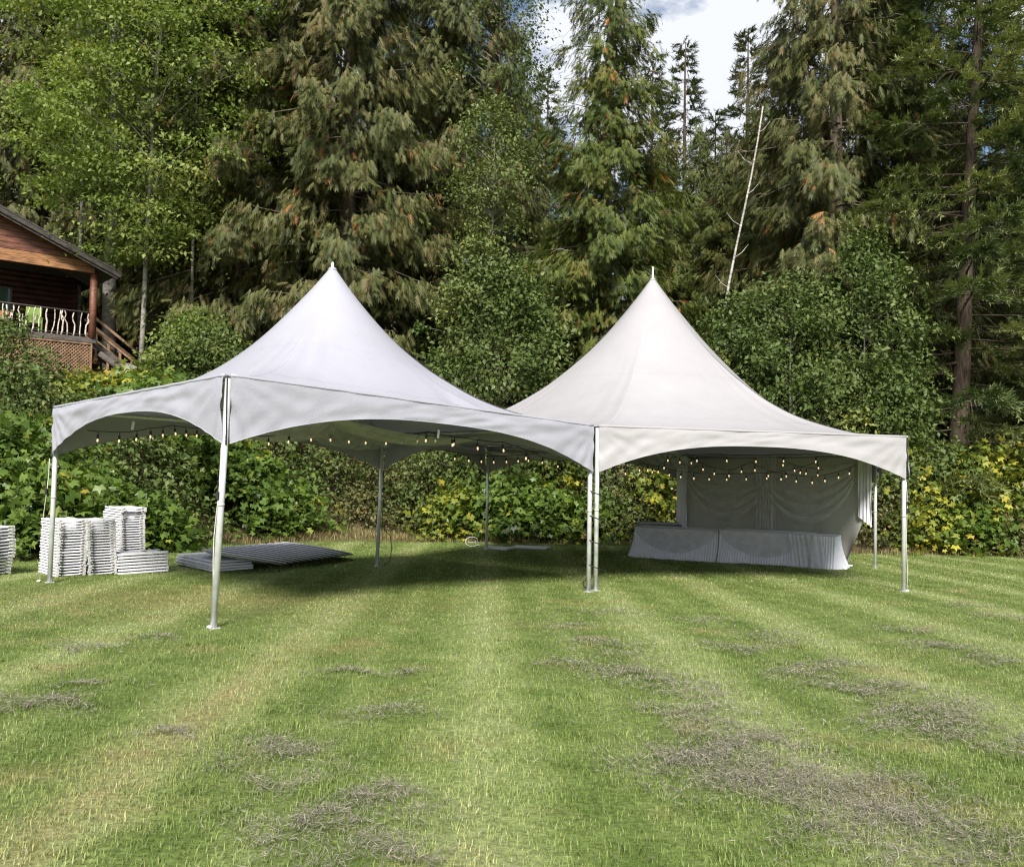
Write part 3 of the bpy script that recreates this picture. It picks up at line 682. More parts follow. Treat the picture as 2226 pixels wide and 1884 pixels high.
for k in range(12):
    t = k/11; px0 = 532+(690-532)*t; d = 16.0+2.6*t
    c0 = at(px0, 1206-6*t, d); tilt = math.radians(10)
    g = gz(c0[0], c0[1]); 
    lab = 'round white folding table, %s of the fanned row' % ('first, resting against the flat pile,' if k == 0 else 'last and farthest right' if k == 11 else ('second', 'third', 'fourth', 'fifth', 'sixth', 'seventh', 'eighth', 'ninth', 'tenth', 'eleventh')[k-1]+' from the flat pile')
    o = fold_table((c0[0], c0[1], g+.215+.02*t), (0, 0, 0), 0, 0, lab, 'round tables in the fanned row', True)
    o.rotation_euler = (Matrix.Rotation(math.radians(12), 3, 'Z') @ Matrix.Rotation(tilt, 3, 'Y') @ Matrix.Rotation(math.radians(-8.5), 3, 'X')).to_euler()
for (pa_, pb_, lab) in (((1060, 1193), (1112, 1196), 'thin white panel lying on the grass behind the tents, nearer piece'), ((1118, 1191), (1192, 1194), 'thin white panel lying on the grass behind the tents, farther piece')):
    a = gnd(*pa_); b = gnd(*pb_); c = (a+b)/2; L = float(np.linalg.norm(b-a)); yaw = math.atan2(b[1]-a[1], b[0]-a[0])
    o = MB().bbox((0, 0, .05), (L, .5, .04), .01).tube([(-L/2, -.2, .02), (L/2, -.2, .02)], .015, 6).build('flat_panel', M['resing']); o.location = (c[0], c[1], gz(c[0], c[1])); o.rotation_euler = (.0, 0, yaw)
    tag(o, lab, 'panel')
h = gnd(1026, 1187); hz = gz(h[0], h[1])
o = MB().tube([(.18*math.cos(a), .03*math.sin(a), .13+.13*math.sin(a)) for a in np.linspace(.6, 5.6, 22)]+[(.24, 0, .02)], .010, 6).tube([(-.12, 0, .12), (.24, .02, .10)], .009, 6).build('wire_hoop', M['white_metal'], None, True)
o.location = (h[0], h[1], hz); tag(o, 'small white wire hoop lying near the far tent leg', 'hoop')
# ------------------------------------------------------------------ cabin on the bank
CA = at(237, 728, 31.1); CB = at(0, 690, 28.8)
cyaw = math.atan2(CA[1]-CB[1], CA[0]-CB[0])
CA = CA+np.array([-.34, -.22, -.14])
cabin = empty('log_cabin', CA, cyaw); tag(cabin, 'red stained log cabin with a gabled porch on the bank', 'cabin')
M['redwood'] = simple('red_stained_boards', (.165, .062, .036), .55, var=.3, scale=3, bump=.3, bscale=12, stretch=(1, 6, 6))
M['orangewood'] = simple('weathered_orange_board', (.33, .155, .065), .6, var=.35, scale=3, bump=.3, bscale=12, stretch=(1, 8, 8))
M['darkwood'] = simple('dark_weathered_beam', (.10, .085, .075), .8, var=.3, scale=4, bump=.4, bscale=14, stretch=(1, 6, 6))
M['darkred'] = simple('dark_red_logs', (.060, .022, .015), .6, var=.3, scale=3)  # red log stain with the shade of the porch recess darkened into it
M['lattice'] = simple('brown_lattice_wood', (.27, .165, .095), .75, var=.25, scale=5)
M['roof'] = simple('dark_roof_shingle', (.055, .052, .05), .9, var=.3, scale=12, bump=.5)
M['fascia'] = simple('grey_weathered_fascia', (.065, .057, .05), .85, var=.35, scale=6, bump=.3, stretch=(1, 5, 5))
M['twigwhite'] = simple('peeled_birch_twig', (.52, .46, .39), .75, var=.35, scale=14)
M['pane'] = simple('dark_window_glass', (.02, .03, .03), .08, spec=.6)
M['curtain'] = simple('dark_green_curtain', (.035, .075, .045), .9)
M['lime'] = simple('lime_green_plastic', (.27, .42, .10), .5)
M['benchwood'] = simple('orange_bench_wood', (.40, .16, .07), .6, var=.2)
M['rock'] = simple('grey_rock', (.20, .19, .17), .9, var=.3, scale=4, bump=.6, bscale=9)
def rz_(u): return 2.36+.42*(.58-u)          # height of the porch roof's top face over the deck
UR = -5.2                                     # ridge
SL = math.atan(.42)
ro = MB(); L1 = (.58-UR)/math.cos(SL); rw0, rw1 = -.55, 8.0
mu = (.58+UR)/2
ro.box((mu, (rw0+rw1)/2, rz_(mu)-.05), (L1, rw1-rw0, .10), Matrix.Rotation(SL, 3, 'Y'))
roof = ro.build('roof', M['roof'], cabin)
mb = MB(); mb.box((2*UR-mu, (rw0+rw1)/2, rz_(mu)-.05), (L1, rw1-rw0, .10), Matrix.Rotation(-SL, 3, 'Y')); mb.build('roof', M['roof'], cabin)
MB().box((mu, rw0-.02, rz_(mu)-.13), (L1+.02, .045, .16), Matrix.Rotation(SL, 3, 'Y')).build('fascia_board', M['fascia'], roof)
MB().box((mu, rw0-.035, rz_(mu)-.035), (L1+.03, .05, .05), Matrix.Rotation(SL, 3, 'Y')).build('drip_edge', M['fascia'], roof)
MB().box((mu, rw0+.06, rz_(mu)-.23), (L1-.15, .05, .12), Matrix.Rotation(SL, 3, 'Y')).build('rafter', M['darkwood'], roof)
for wv_ in np.arange(.4, 2.2, .6): MB().box((mu, wv_, rz_(mu)-.17), (L1-.2, .06, .13), Matrix.Rotation(SL, 3, 'Y')).build('rafter', M['darkwood'], roof)
# gable boards
gable = MB().box((-4.3, .02, 2.38), (8.3, .16, .20)).build('gable', M['orangewood'], cabin)
for k in range(8):
    z0, z1 = 2.495+k*.205, 2.495+k*.205+.19
    def uz(z): return .58-(z+.16-2.36)/.42
    ur0, ur1 = min(-.02, uz(z0)), min(-.02, uz(z1)); ul = -8.4
    if ur1 < -5.0: break
    th = .035+.008*(k % 2)
    V = [(ul, 0, z0), (ur0, 0, z0), (ur1, 0, z1), (ul, 0, z1)]; V = [(a, -th, c) for a, b, c in V]+[(a, .04, c) for a, b, c in V]
    MB().add(V, [(0, 1, 2, 3), (7, 6, 5, 4), (0, 4, 5, 1), (1, 5, 6, 2), (2, 6, 7, 3), (3, 7, 4, 0)]).build('plank', M['orangewood'] if k == 0 else M['redwood'], gable)
# porch post, deck, wall
def post(u, wv_, z0, z1, r, mat, nm='post'): return MB().tube([(u, wv_, z0), (u+.006, wv_, (z0+z1)/2), (u, wv_, z1)], [r*1.03, r, r*.98], 12).build(nm, mat, cabin, True)
post(-.13, .08, -.02, 2.30, .125, M['redwood']); post(-4.6, .08, -.02, 2.30, .125, M['redwood'])
MB().bbox((-4.2, .12, -.11), (8.4, .20, .20), .015).build('deck_beam', M['darkwood'], cabin)
deck = MB().box((-4.2, 1.15, -.06), (8.35, 1.85, .06)).build('deck', M['darkwood'], cabin)
for k in range(14): MB().box((-4.2, .28+k*.138, -.012), (8.36, .128, .03)).build('deck_board', M['darkwood'], deck)
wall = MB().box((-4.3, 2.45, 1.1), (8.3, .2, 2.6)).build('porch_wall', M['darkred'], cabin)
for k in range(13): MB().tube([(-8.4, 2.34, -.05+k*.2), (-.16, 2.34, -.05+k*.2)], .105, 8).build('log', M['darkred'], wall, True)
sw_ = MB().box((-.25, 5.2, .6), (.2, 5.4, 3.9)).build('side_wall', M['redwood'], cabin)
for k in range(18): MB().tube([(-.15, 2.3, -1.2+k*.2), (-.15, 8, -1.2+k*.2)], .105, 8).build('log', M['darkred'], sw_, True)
wnd = MB().bbox((-3.1, 2.20, 1.25), (1.7, .06, 1.05), .01).build('window', M['darkwood'], cabin)
MB().box((-3.1, 2.165, 1.25), (1.55, .012, .92)).build('pane', M['pane'], wnd)
def cur(u, v): return (-2.95+.55*u, 2.13+.012*math.sin(u*25), 1.72-.95*v)
MB().grid(cur, 24, 4).build('curtain', M['curtain'], wnd, True)
# twig railing
rail = MB().tube([(-8.4, .06, .86), (-4, .06, .875), (-.25, .06, .87)], .028, 8).build('railing', M['darkwood'], cabin, True)
MB().tube([(-8.4, .06, .06), (-.25, .06, .06)], .022, 8).build('bottom_rail', M['darkwood'], rail, True)
u = -.33
while u > -6.4:
    z1 = .85+random.uniform(-.05, .02); ln = random.uniform(-.10, .10); kx = random.uniform(-.05, .05); r0 = random.uniform(.016, .034)
    pts = [(u+ln*t+kx*math.sin(t*math.pi*random.choice((1, 2)))+random.uniform(-.008, .008), .055+.01*math.sin(t*5), .0+z1*t) for t in np.linspace(0, 1, 7)]
    mb = MB().tube(pts, [r0*(1.1-.35*i/6) for i in range(7)], 6)
    if random.random() < .4:
        i = random.choice((2, 3)); q = pts[i]; sgn = random.choice((-1, 1)); mb.tube([q, (q[0]+sgn*.05, q[1], q[2]+.12), (q[0]+sgn*.07, q[1], q[2]+.3)], [r0*.6, r0*.5, r0*.35], 5)
    mb.build('baluster', M['twigwhite'], rail, True)
    u -= random.uniform(.13, .23)
# lattice skirt
lat = MB().box((-3.4, -.02, -.245), (6.5, .03, .05)).box((-3.4, -.02, -1.345), (6.5, .03, .05)).box((-.165, -.02, -.795), (.05, .03, 1.05)).build('lattice_skirt', M['lattice'], cabin)
H_ = 1.05; z0 = -1.32
for sg, yo in ((1, .0), (-1, .014)):
    kx = -7.2
    while kx < -.2:
        a = kx; b = kx+sg*H_
        if sg < 0: a += H_; b += H_
        p = [Vector((a, yo, z0)), Vector((b, yo, z0+H_))]
        hi, lo = max(p[0].x, p[1].x), min(p[0].x, p[1].x)
        if hi > -.19:
            t = (-.19-p[0].x)/(p[1].x-p[0].x); q = p[0].lerp(p[1], t)
            p = [p[0], q] if p[0].x < -.19 else [q, p[1]]
        d = p[1]-p[0]
        if d.length > .08:
            nn = Vector((-d.z, 0, d.x)).normalized()*.019; V = []
            for yy in (yo-.0045, yo+.0045):
                for q in p: V += [(q.x+nn.x, yy, q.z+nn.z), (q.x-nn.x, yy, q.z-nn.z)]
            MB().add(V, [(0, 1, 3, 2), (4, 6, 7, 5), (0, 2, 6, 4), (1, 5, 7, 3), (0, 4, 5, 1), (2, 3, 7, 6)]).build('slat', M['lattice'], lat)
        kx += .118
post(-.35, .35, -2.4, -.15, .13, M['redwood'], 'pier'); post(-3.2, .35, -2.4, -.15, .13, M['redwood'], 'pier')
# stair at the side
st = MB().box((1.05, .55, -.85), (2.6, .06, .22), Matrix.Rotation(math.radians(36), 3, 'Y')).build('stair', M['darkwood'], cabin)
MB().box((1.05, 1.45, -.85), (2.6, .06, .22), Matrix.Rotation(math.radians(36), 3, 'Y')).build('stringer', M['darkwood'], st)
for k in range(8): MB().box((.12+k*.26, 1.0, -.14-k*.19), (.26, .95, .04)).build('tread', M['lattice'], st)
for s in (.50, 1.5):
    hr = MB().box((1.05, s, .07), (2.6, .05, .09), Matrix.Rotation(math.radians(36), 3, 'Y')).build('handrail', M['lattice'], st)
    MB().box((1.05, s+.002, -.38), (2.5, .04, .07), Matrix.Rotation(math.radians(36), 3, 'Y')).build('lower_rail', M['lattice'], st)
    for k in range(5): MB().box((.15+k*.42, s+.045, -.25-k*.305), (.08, .04, 1.0)).build('rail_post', M['lattice'], st)
MB().tube([(.1, -.05, -.55), (1.2, .05, -1.25), (2.3, .1, -2.0)], [.10, .12, .09], 9).build('log_edge', M['darkwood'], st, True)
def cw(u, wv_, z):
    q = cabin.matrix_basis @ Vector((u, wv_, z)); return q
cabin_mw = Matrix.Translation(Vector(CA)) @ Matrix.Rotation(cyaw, 4, 'Z')
# furniture on the porch
q = cabin_mw @ Vector((-1.95, .55, 0))
gc = empty('patio_chair', q, cyaw+math.radians(180)); tag(gc, 'lime green patio chair behind the twig railing', 'chair')
MB().bbox((0, .18, .62), (.50, .035, .50), .015, Matrix.Rotation(-.2, 3, 'X')).build('backrest', M['lime'], gc)
MB().bbox((0, -.02, .36), (.50, .46, .04), .015).build('seat', M['lime'], gc)
for sx in (-1, 1):
    MB().bbox((sx*.27, 0, .52), (.05, .5, .03), .01).build('armrest', M['lime'], gc)
    for sy in (-1, 1): MB().box((sx*.25, sy*.2, .24), (.045, .045, .5)).build('leg', M['lime'], gc)
q = cabin_mw @ Vector((-3.6, .6, 0))
bn = empty('porch_bench', q, cyaw); tag(bn, 'orange wooden bench on the porch beside the green chair', 'bench')
MB().bbox((0, .2, .62), (2.0, .04, .16), .01).build('backrest', M['benchwood'], bn); MB().bbox((0, 0, .42), (2.0, .42, .05), .01).build('seat', M['benchwood'], bn)
for sx in (-1, 1): MB().box((sx*.9, .0, .2), (.09, .4, .42)).build('leg', M['benchwood'], bn)
def boulder(x, y, r, label, seed):
    rs = np.random.default_rng(seed); mb = MB()
    def fn(u, v):
        a = u*2*math.pi; b = (v-.5)*math.pi; d = Vector((math.cos(b)*math.cos(a), math.cos(b)*math.sin(a), math.sin(b)*.7))
        return d*r*(1+.25*noise.noise(d*1.6+Vector((seed, 0, 0)))+.08*noise.noise(d*5))
    o = mb.grid(fn, 16, 9, True).build('boulder', M['rock']); o.location = (x, y, gz(x, y)+r*.3); tag(o, label, 'rock')
for i, (px_, d_, r_, lab) in enumerate(((262, 31.8, .30, 'grey boulder under the cabin stair, nearest the lattice'), (275, 32.2, .36, 'largest grey boulder under the cabin stair'), (292, 32.3, .26, 'grey boulder under the foot of the cabin stair'))):
    b = at(px_, 800, d_); boulder(float(b[0]), float(b[1]), r_, lab, i+2)
a = Vector(at(192, 829, 30.2)); b = Vector(at(300, 843, 31.2))
o = MB().tube([Vector((0, 0, 0)), (b-a)*.5+Vector((0, 0, .03)), b-a], [.05, .055, .04], 8).build('fallen_pole', M['benchwood'], None, True); o.location = a; tag(o, 'bare orange pole lying below the cabin lattice', 'pole')
# ------------------------------------------------------------------ foliage templates
def T_(v, t): return np.array(v, float), np.array(t, int)
def spray_template():      # flat drooping cedar spray, axis +x
    v = []; t = []
    def leaf(b, d, L, w):
        b = np.array(b); d = np.array(d, float); d /= np.linalg.norm(d); s = np.array([-d[1], d[0], 0])*w/2; i = len(v)
        v.extend([b-s, b+s, b+d*L]); t.append((i, i+1, i+2))
    for x, L in ((.04, .30), (.20, .36), (.38, .36), (.56, .30)):
        z = -.12*x*x
        leaf((x, 0, z), (1, .75, -.25), L, .075); leaf((x+.06, 0, z), (1, -.75, -.25), L, .075)
    leaf((0, 0, 0), (1, .05, -.08), .7, .07); leaf((.6, .01, -.06), (1, .3, -.3), .38, .10); leaf((.6, -.01, -.06), (1, -.3, -.3), .36, .10)
    return T_(v, t)
def tuft_template():       # spruce twig with needles
    v = []; t = []
    for k in range(9):
        a = k*2.4; x = .06+.085*k; d = np.array([.75, math.cos(a)*.62, math.sin(a)*.5+.12]); d /= np.linalg.norm(d)
        s = np.cross(d, [0, 0, 1.]); s = s/np.linalg.norm(s)*.055; b = np.array([x, 0, .0]); i = len(v)
        v.extend([b-s, b+s, b+d*.34]); t.append((i, i+1, i+2))
    i = len(v); v.extend([(0, .03, 0), (0, -.03, 0), (1.0, 0, .02)]); t.append((i, i+1, i+2))
    return T_(v, t)
def leaf_template():       # simple pointed leaf, folded along the midrib
    return T_([(0, 0, 0), (.45, .30, .07), (1, 0, -.05), (.45, -.30, .07)], [(0, 2, 1), (0, 3, 2)])
def maple_template():
    ang = [-130, -58, -26, 0, 26, 58, 130]; rad = [.48, .86, .48, 1.0, .48, .86, .48]
    v = [(0, 0, .03)]; 
    for a, r in zip(ang, rad): v.append((r*math.cos(math.radians(a)), r*math.sin(math.radians(a)), -.10*r*r))
    t = [(0, i, i+1) for i in range(1, len(ang))]
    return T_(v, t)
def blade_template(): return T_([(-.5, 0, 0), (.5, 0, 0), (.28, .16, .62), (.0, .55, 1.0), (-.28, .16, .62)], [(0, 1, 2), (0, 2, 4), (4, 2, 3)])
SPR, TUF, LEA, MAP = spray_template(), tuft_template(), leaf_template(), maple_template()
def rand_up(n, r, tilt):
    u = r.normal(0, tilt, (n, 3)); u[:, 2] = 1; return norm(u)
def branch_tubes(paths, rad, nseg=5):   # thin 3-sided limbs: paths (n,k,3)
    n, k, _ = paths.shape; V = np.zeros((n, k, 3, 3)); d = np.gradient(paths, axis=1); d = norm(d)
    up = np.tile([0, 0, 1.], (n, k, 1)); s = norm(np.cross(d, up)+1e-6); q = np.cross(s, d)
    rr = rad[:, :, None]
    for j in range(3):
        a = 2*math.pi*j/3; V[:, :, j] = paths+(s*math.cos(a)+q*math.sin(a))*rr
    idx = np.arange(n*k*3).reshape(n, k, 3); T = []
    for j in range(3):
        a = idx[:, :-1, j]; b = idx[:, :-1, (j+1) % 3]; c = idx[:, 1:, (j+1) % 3]; e = idx[:, 1:, j]
        T.append(np.stack([a, b, c], -1).reshape(-1, 3)); T.append(np.stack([a, c, e], -1).reshape(-1, 3))
    T = np.concatenate(T); return V.reshape(-1, 3), T, np.full(len(T), .5)
def cedar_crown(seed, Ht, R, zlow, nbr, dens, size=.42, droop=.42, hang=1.0, dead=.018, topw=.8):
    r = np.random.default_rng(seed); P = []; D = []; S = []; C = []; U = []; paths = []; rads = []; dpaths = []
    for i in range(nbr):
        h = (i+r.random())/nbr; h = h**.92; z = zlow+(Ht-zlow)*h; L = R*max(.06, (1-h))**topw*r.uniform(.62, 1.15)*min(1, .55+h*3)
        az = i*2.399+r.normal(0, .35); out = np.array([math.cos(az), math.sin(az), 0]); lat = np.array([-out[1], out[0], 0])
        dr = droop*r.uniform(.6, 1.3); up0 = r.uniform(0, .25)
        def pth(t): return out*L*t[:, None]+lat*(.08*L*np.sin(t*2.5+i))[:, None]+np.array([0, 0, 1.])*(z+L*(up0*t-dr*t**1.5+.20*dr*t**4))[:, None]
        tt = np.linspace(0, 1, 6); paths.append(pth(tt)); rads.append(np.linspace(.012+.011*L, .004, 6))
        n = int(dens*L*(.6+.4*L)); 
        if n < 3: n = 3
        nt_ = max(2, int(n/7)); t0 = .10+.92*r.random(nt_)**.62; w0 = (r.random(nt_)*2-1)*(.36*L*(1.05-np.clip(t0, 0, 1))+.10)
        tw = pth(np.clip(t0, 0, 1.02)); tw = tw+lat*w0[:, None]; tw[:, 2] -= np.abs(w0)*.30
        isdead = r.random(nt_) < dead*.75; tnt = np.clip(r.normal(.42, .17, nt_)+r.normal(0, .1), .02, .86)
        k = r.integers(0, nt_, n); p = tw[k]+r.normal(0, .13, (n, 3)); hg = r.random(n)**1.3*.62*hang; p[:, 2] -= hg
        sgn = np.sign(w0[k])[:, None]
        d = out*(.55+.25*r.random((n, 1)))+lat*sgn*.35*r.random((n, 1))+np.array([0, 0, -1.])*(.35+1.1*r.random((n, 1))*hang)+r.normal(0, .28, (n, 3))
        P.append(p); D.append(d); S.append(size*r.uniform(.6, 1.25, n)*(.75+.25*min(1, L/2.5)))
        u = out*.65+np.array([0, 0, .75])+r.normal(0, .45, (n, 3)); U.append(u)
        c = np.clip(tnt[k]+r.normal(0, .12, n), 0, .88); c = np.where((isdead[k] & (r.random(n) < .55)) | (r.random(n) < dead*.35), r.uniform(.90, .985, n), c); C.append(c)
        if r.random() < .16:
            ll = r.uniform(.3, .8); a = pth(np.array([.75+.2*r.random()]))[0]; q = np.stack([a+out*ll*t+np.array([0, 0, 1.])*(.12*math.sin(t*3)-.35*t*t)*ll+lat*.3*t*r.uniform(-1, 1)*ll for t in np.linspace(0, 1, 6)]); dpaths.append(q)
    P = np.concatenate(P); D = np.concatenate(D); S = np.concatenate(S); C = np.concatenate(C); U = np.concatenate(U)
    fol = scatter(SPR, P, frames(D, U), S, C)
    limb = branch_tubes(np.stack(paths), np.stack(rads))
    tw = branch_tubes(np.stack(dpaths), np.tile(np.linspace(.016, .006, 6), (len(dpaths), 1))) if dpaths else None
    return fol, limb, tw
def spruce_crown(seed, Ht, R, zlow, nbr, dens, size=.30, topw=.75, bare=.35, rise=.1):
    r = np.random.default_rng(seed); P = []; D = []; S = []; C = []; U = []; paths = []; rads = []; tp = []
    for i in range(nbr):
        h = (i+r.random())/nbr; z = zlow+(Ht-zlow)*h; L = R*max(.05, 1-h)**topw*r.uniform(.6, 1.12)
        az = i*2.399+r.normal(0, .4); out = np.array([math.cos(az), math.sin(az), 0]); lat = np.array([-out[1], out[0], 0]); dr = r.uniform(.12, .42)*(1-h*.8)
        def pth(t): return out*L*t[:, None]+np.array([0, 0, 1.])*(z+L*(rise*t-dr*t**1.2+.5*dr*t**3))[:, None]
        tt = np.linspace(0, 1, 6); paths.append(pth(tt)); rads.append(np.linspace(.010+.010*L, .005, 6))
        nt_ = max(4, int(L*6.5)); t0 = bare+(1-bare)*r.random(nt_)**.7; ln = (.42*L*(1.1-t0)+.15)*r.uniform(.6, 1.1, nt_); sd = np.sign(r.random(nt_)-.5)
        b = pth(t0); dv = norm(out*.75+lat*sd[:, None]*.9+r.normal(0, .15, (nt_, 3))+np.array([0, 0, -.12])); 
        ton = r.normal(.5, .16)
        n = max(6, int(dens*L*L*.5+dens*L*.5)); k = r.integers(0, nt_, n); q = r.random(n)**.8
        p = b[k]+dv[k]*(ln[k]*q)[:, None]; p[:, 2] += -.10*q*ln[k]+r.normal(0, .03, n)
        d = dv[k]+r.normal(0, .30, (n, 3))+np.array([0, 0, .08]); P.append(p); D.append(d); S.append(size*r.uniform(.6, 1.2, n)); U.append(rand_up(n, r, .35)); C.append(np.clip(ton+r.normal(0, .15, n)+.12*q, 0, 1))
        # tip
        p = pth(np.linspace(.6, 1.0, 6)); P.append(p); D.append(np.tile(out, (6, 1))+r.normal(0, .2, (6, 3))); S.append(np.full(6, size)); U.append(rand_up(6, r, .3)); C.append(np.full(6, min(1, ton+.15)))
        # bare inner twigs
        for _ in range(int(1+L*1.2)):
            t = r.uniform(.1, .7); a = pth(np.array([t]))[0]; e = norm(out*r.uniform(.2, .8)+lat*r.uniform(-1, 1)+np.array([0, 0, -.8*r.random()]))*r.uniform(.3, .9)
            tp.append(np.stack([a+e*s+np.array([0, 0, -.15*s*s]) for s in np.linspace(0, 1, 4)]))
    P = np.concatenate(P); D = np.concatenate(D); S = np.concatenate(S); C = np.concatenate(C); U = np.concatenate(U)
    return scatter(TUF, P, frames(D, U), S, C), branch_tubes(np.stack(paths), np.stack(rads)), branch_tubes(np.stack(tp), np.tile(np.linspace(.007, .003, 4), (len(tp), 1)))
def trunk_mb(Ht, r0, lean=(0, 0), wob=.05, seed=0, top=.1):
    rs = random.Random(seed); pts = []; rr = []
    for i in range(13):
        t = i/12; pts.append((lean[0]*t+wob*math.sin(t*7+seed)*t*(1-t)*3, lean[1]*t, -.4+(Ht+.4)*t)); rr.append(r0*(1-t*(1-top))*(1+.35*max(0, .12-t)*6))
    return MB().tube(pts, rr, 10), pts
def shear(fol, lean, Ht):
    V = fol[0]; V[:, 0] += lean[0]*V[:, 2]/Ht; V[:, 1] += lean[1]*V[:, 2]/Ht; return fol
_cache = {}
def conifer(name, label, x, y, key, maker, Ht, r0, fmat, bmat, lean=(0, 0), rot=0, sc=1.0, cat='tree', group=None, cap=True):
    root = empty(name, (x, y, gz(x, y)-.1), rot); root.scale = (sc, sc, sc); tag(root, label, cat, group)
    if key not in _cache:
        f, l, tw = maker(); 
        for q in (f, l, tw):
            if q is not None: shear(q, lean, Ht)
        a = tri_mesh('crown', *f, fmat); b = tri_mesh('limbs', *l, bmat); c = tri_mesh('dead_twigs', *tw, M['twig']) if tw is not None else None
        for o in (b, c):
            if o: o['kind'] = 'stuff'
        d = trunk_mb(Ht, r0, lean, seed=len(_cache))[0].build('trunk', bmat, None, True)
        _cache[key] = [o.data for o in (a, b, c, d) if o]
        for o in (a, b, c, d):
            if o: o.parent = root
    else:
        for me in _cache[key]:
            o = link(me.name.split('.')[0], me, None, root)
            if o.name[:4] in ('limb', 'dead'): o['kind'] = 'stuff'
    return root
big = lambda: cedar_crown(11, 29, 5.3, .4, 195, 33, .51, .40, 1.2, .012, .5)
mid_ = lambda: cedar_crown(31, 22.5, 4.3, .4, 180, 52, .45, .26, .75, .022, .64)
def px2(px, d): q = at(px, 900, d); return float(q[0]), float(q[1])
GC = 'tall conifers along the edge of the wood'
def T(px, d): return px2(px, d)
x, y = T(745, 33.5); conifer('cedar_tree', 'huge shaggy cedar with drooping boughs directly behind the square tent peak', x, y, 'big', big, 29, .42, M['cedar'], M['cbark'], rot=.4, group=GC)
x, y = T(520, 35); conifer('cedar_tree', 'olive brown cedar between the birch and the huge shaggy cedar', x, y, 'big', big, 29, .42, M['cedar'], M['cbark'], rot=1.2, group=GC)
x, y = T(985, 37); conifer('cedar_tree', 'drooping cedar just left of the gap of sky', x, y, 'big', big, 29, .42, M['cedar'], M['cbark'], rot=3.6, group=GC)
x, y = T(1315, 32.5); conifer('cedar_tree', 'green cedar flecked with orange sprays behind the hexagonal tent peak', x, y, 'mid', mid_, 22.5, .32, M['cedar2'], M['cbark'], rot=.2, group=GC)
x, y = T(1815, 34.0); conifer('cedar_tree', 'dark cedar right of the gap of sky, behind the leaning birch pole', x, y, 'big', big, 29, .42, M['cedar'], M['cbark'], rot=5.3, group=GC)
x, y = T(1950, 38); conifer('cedar_tree', 'cedar standing behind the spruce branches on the right', x, y, 'big', big, 29, .42, M['cedar'], M['cbark'], rot=2.5, group=GC)
x, y = T(40, 40); conifer('cedar_tree', 'olive conifer rising behind the cabin roof at the left edge', x, y, 'big', big, 29, .42, M['cedar'], M['cbark'], rot=4.1, group=GC)
x, y = T(215, 42); conifer('cedar_tree', 'conifer behind the birch and the cabin roof', x, y, 'big', big, 29, .42, M['cedar'], M['cbark'], rot=2.1, group=GC)
x, y = T(1120, 44); conifer('cedar_tree', 'thin cedar filling the gap between the shaggy cedar and the orange flecked one', x, y, 'mid', mid_, 22.5, .26, M['cedar2'], M['cbark'], rot=1, sc=.92, group=GC)
for px_, d_, sc_, lab in ((640, 43, 1.1, 'cedar in the second row behind the huge shaggy cedar'), (870, 44, 1.1, 'cedar in the second row right of the huge shaggy cedar'), (400, 44, 1.15, 'cedar in the second row behind the pale birch stems'), (1240, 52, .78, 'shorter cedar in the second row left of the orange flecked cedar'), (1440, 47, .74, 'shorter cedar in the second row right of the orange flecked cedar'), (1575, 44, .70, 'low cedar in the second row behind the leaning birch pole'), (1515, 48, .76, 'cedar filling the second row below the slender pointed fir'), (1640, 48, .84, 'cedar in the second row right of the leaning birch pole'), (1720, 42, .95, 'cedar in the second row left of the dark cedar'), (2080, 44, .9, 'cedar in the second row behind the large spruce'), (110, 47, 1.2, 'cedar in the second row above the cabin ridge'), (2240, 46, .9, 'cedar in the second row at the right edge')):
    x, y = T(px_, d_); conifer('cedar_tree', lab, x, y, 'mid', mid_, 22.5, .32, M['cedar2'], M['cbark'], rot=px_*.37, sc=sc_, group=GC)
spr1 = lambda: spruce_crown(3, 26, 5.2, 1.0, 165, 19, .55, .6, .10)
spr2 = lambda: spruce_crown(9, 19, 3.6, .8, 105, 18, .48, .75, .2)
farc = lambda: spruce_crown(15, 17, 3.3, .6, 120, 26, .5, .85, .1, .02)
x, y = T(2075, 30.5); conifer('spruce_tree', 'large spruce with a bare lower trunk and bristling horizontal boughs at the right', x, y, 'spr1', spr1, 26, .36, M['spruce'], M['bark'], lean=(1.4, .3), group=GC)
x, y = T(2330, 33); conifer('spruce_tree', 'spruce whose boughs reach in from the right edge', x, y, 'spr1', spr1, 26, .36, M['spruce'], M['bark'], rot=2.2, group=GC)
x, y = T(1960, 35); conifer('spruce_tree', 'younger spruce between the right hand cedar and the large spruce', x, y, 'spr2', spr2, 19, .25, M['spruce'], M['bark'], rot=.7, group=GC)
GF = 'far conifers in the gap of sky'
for px_, d_, sc_, lab in ((1620, 62, 1.62, 'slender far fir with a pointed tip in the gap of sky'), (1482, 58, 1.5, 'far fir left of the slender pointed one'), (1550, 52, 1.12, 'shorter far fir standing beside the leaning birch pole'), (1690, 50, 1.25, 'far fir right of the slender pointed one'), (1410, 50, 1.25, 'far fir behind the orange flecked cedar'), (1180, 56, 1.35, 'far fir left of the orange flecked cedar'), (640, 48, 1.3, 'far fir behind the shaggy cedars on the left'), (330, 50, 1.3, 'far fir behind the birch'), (120, 55, 1.4, 'far fir behind the cabin'), (2010, 48, 1.1, 'far fir glimpsed behind the large spruce'), (2200, 50, 1.2, 'far fir at the right edge')):
    x, y = T(px_, d_); conifer('fir_tree', lab, x, y, 'far', farc, 17, .22, M['farcon'], M['bark'], rot=px_*.7, sc=sc_, group=GF)
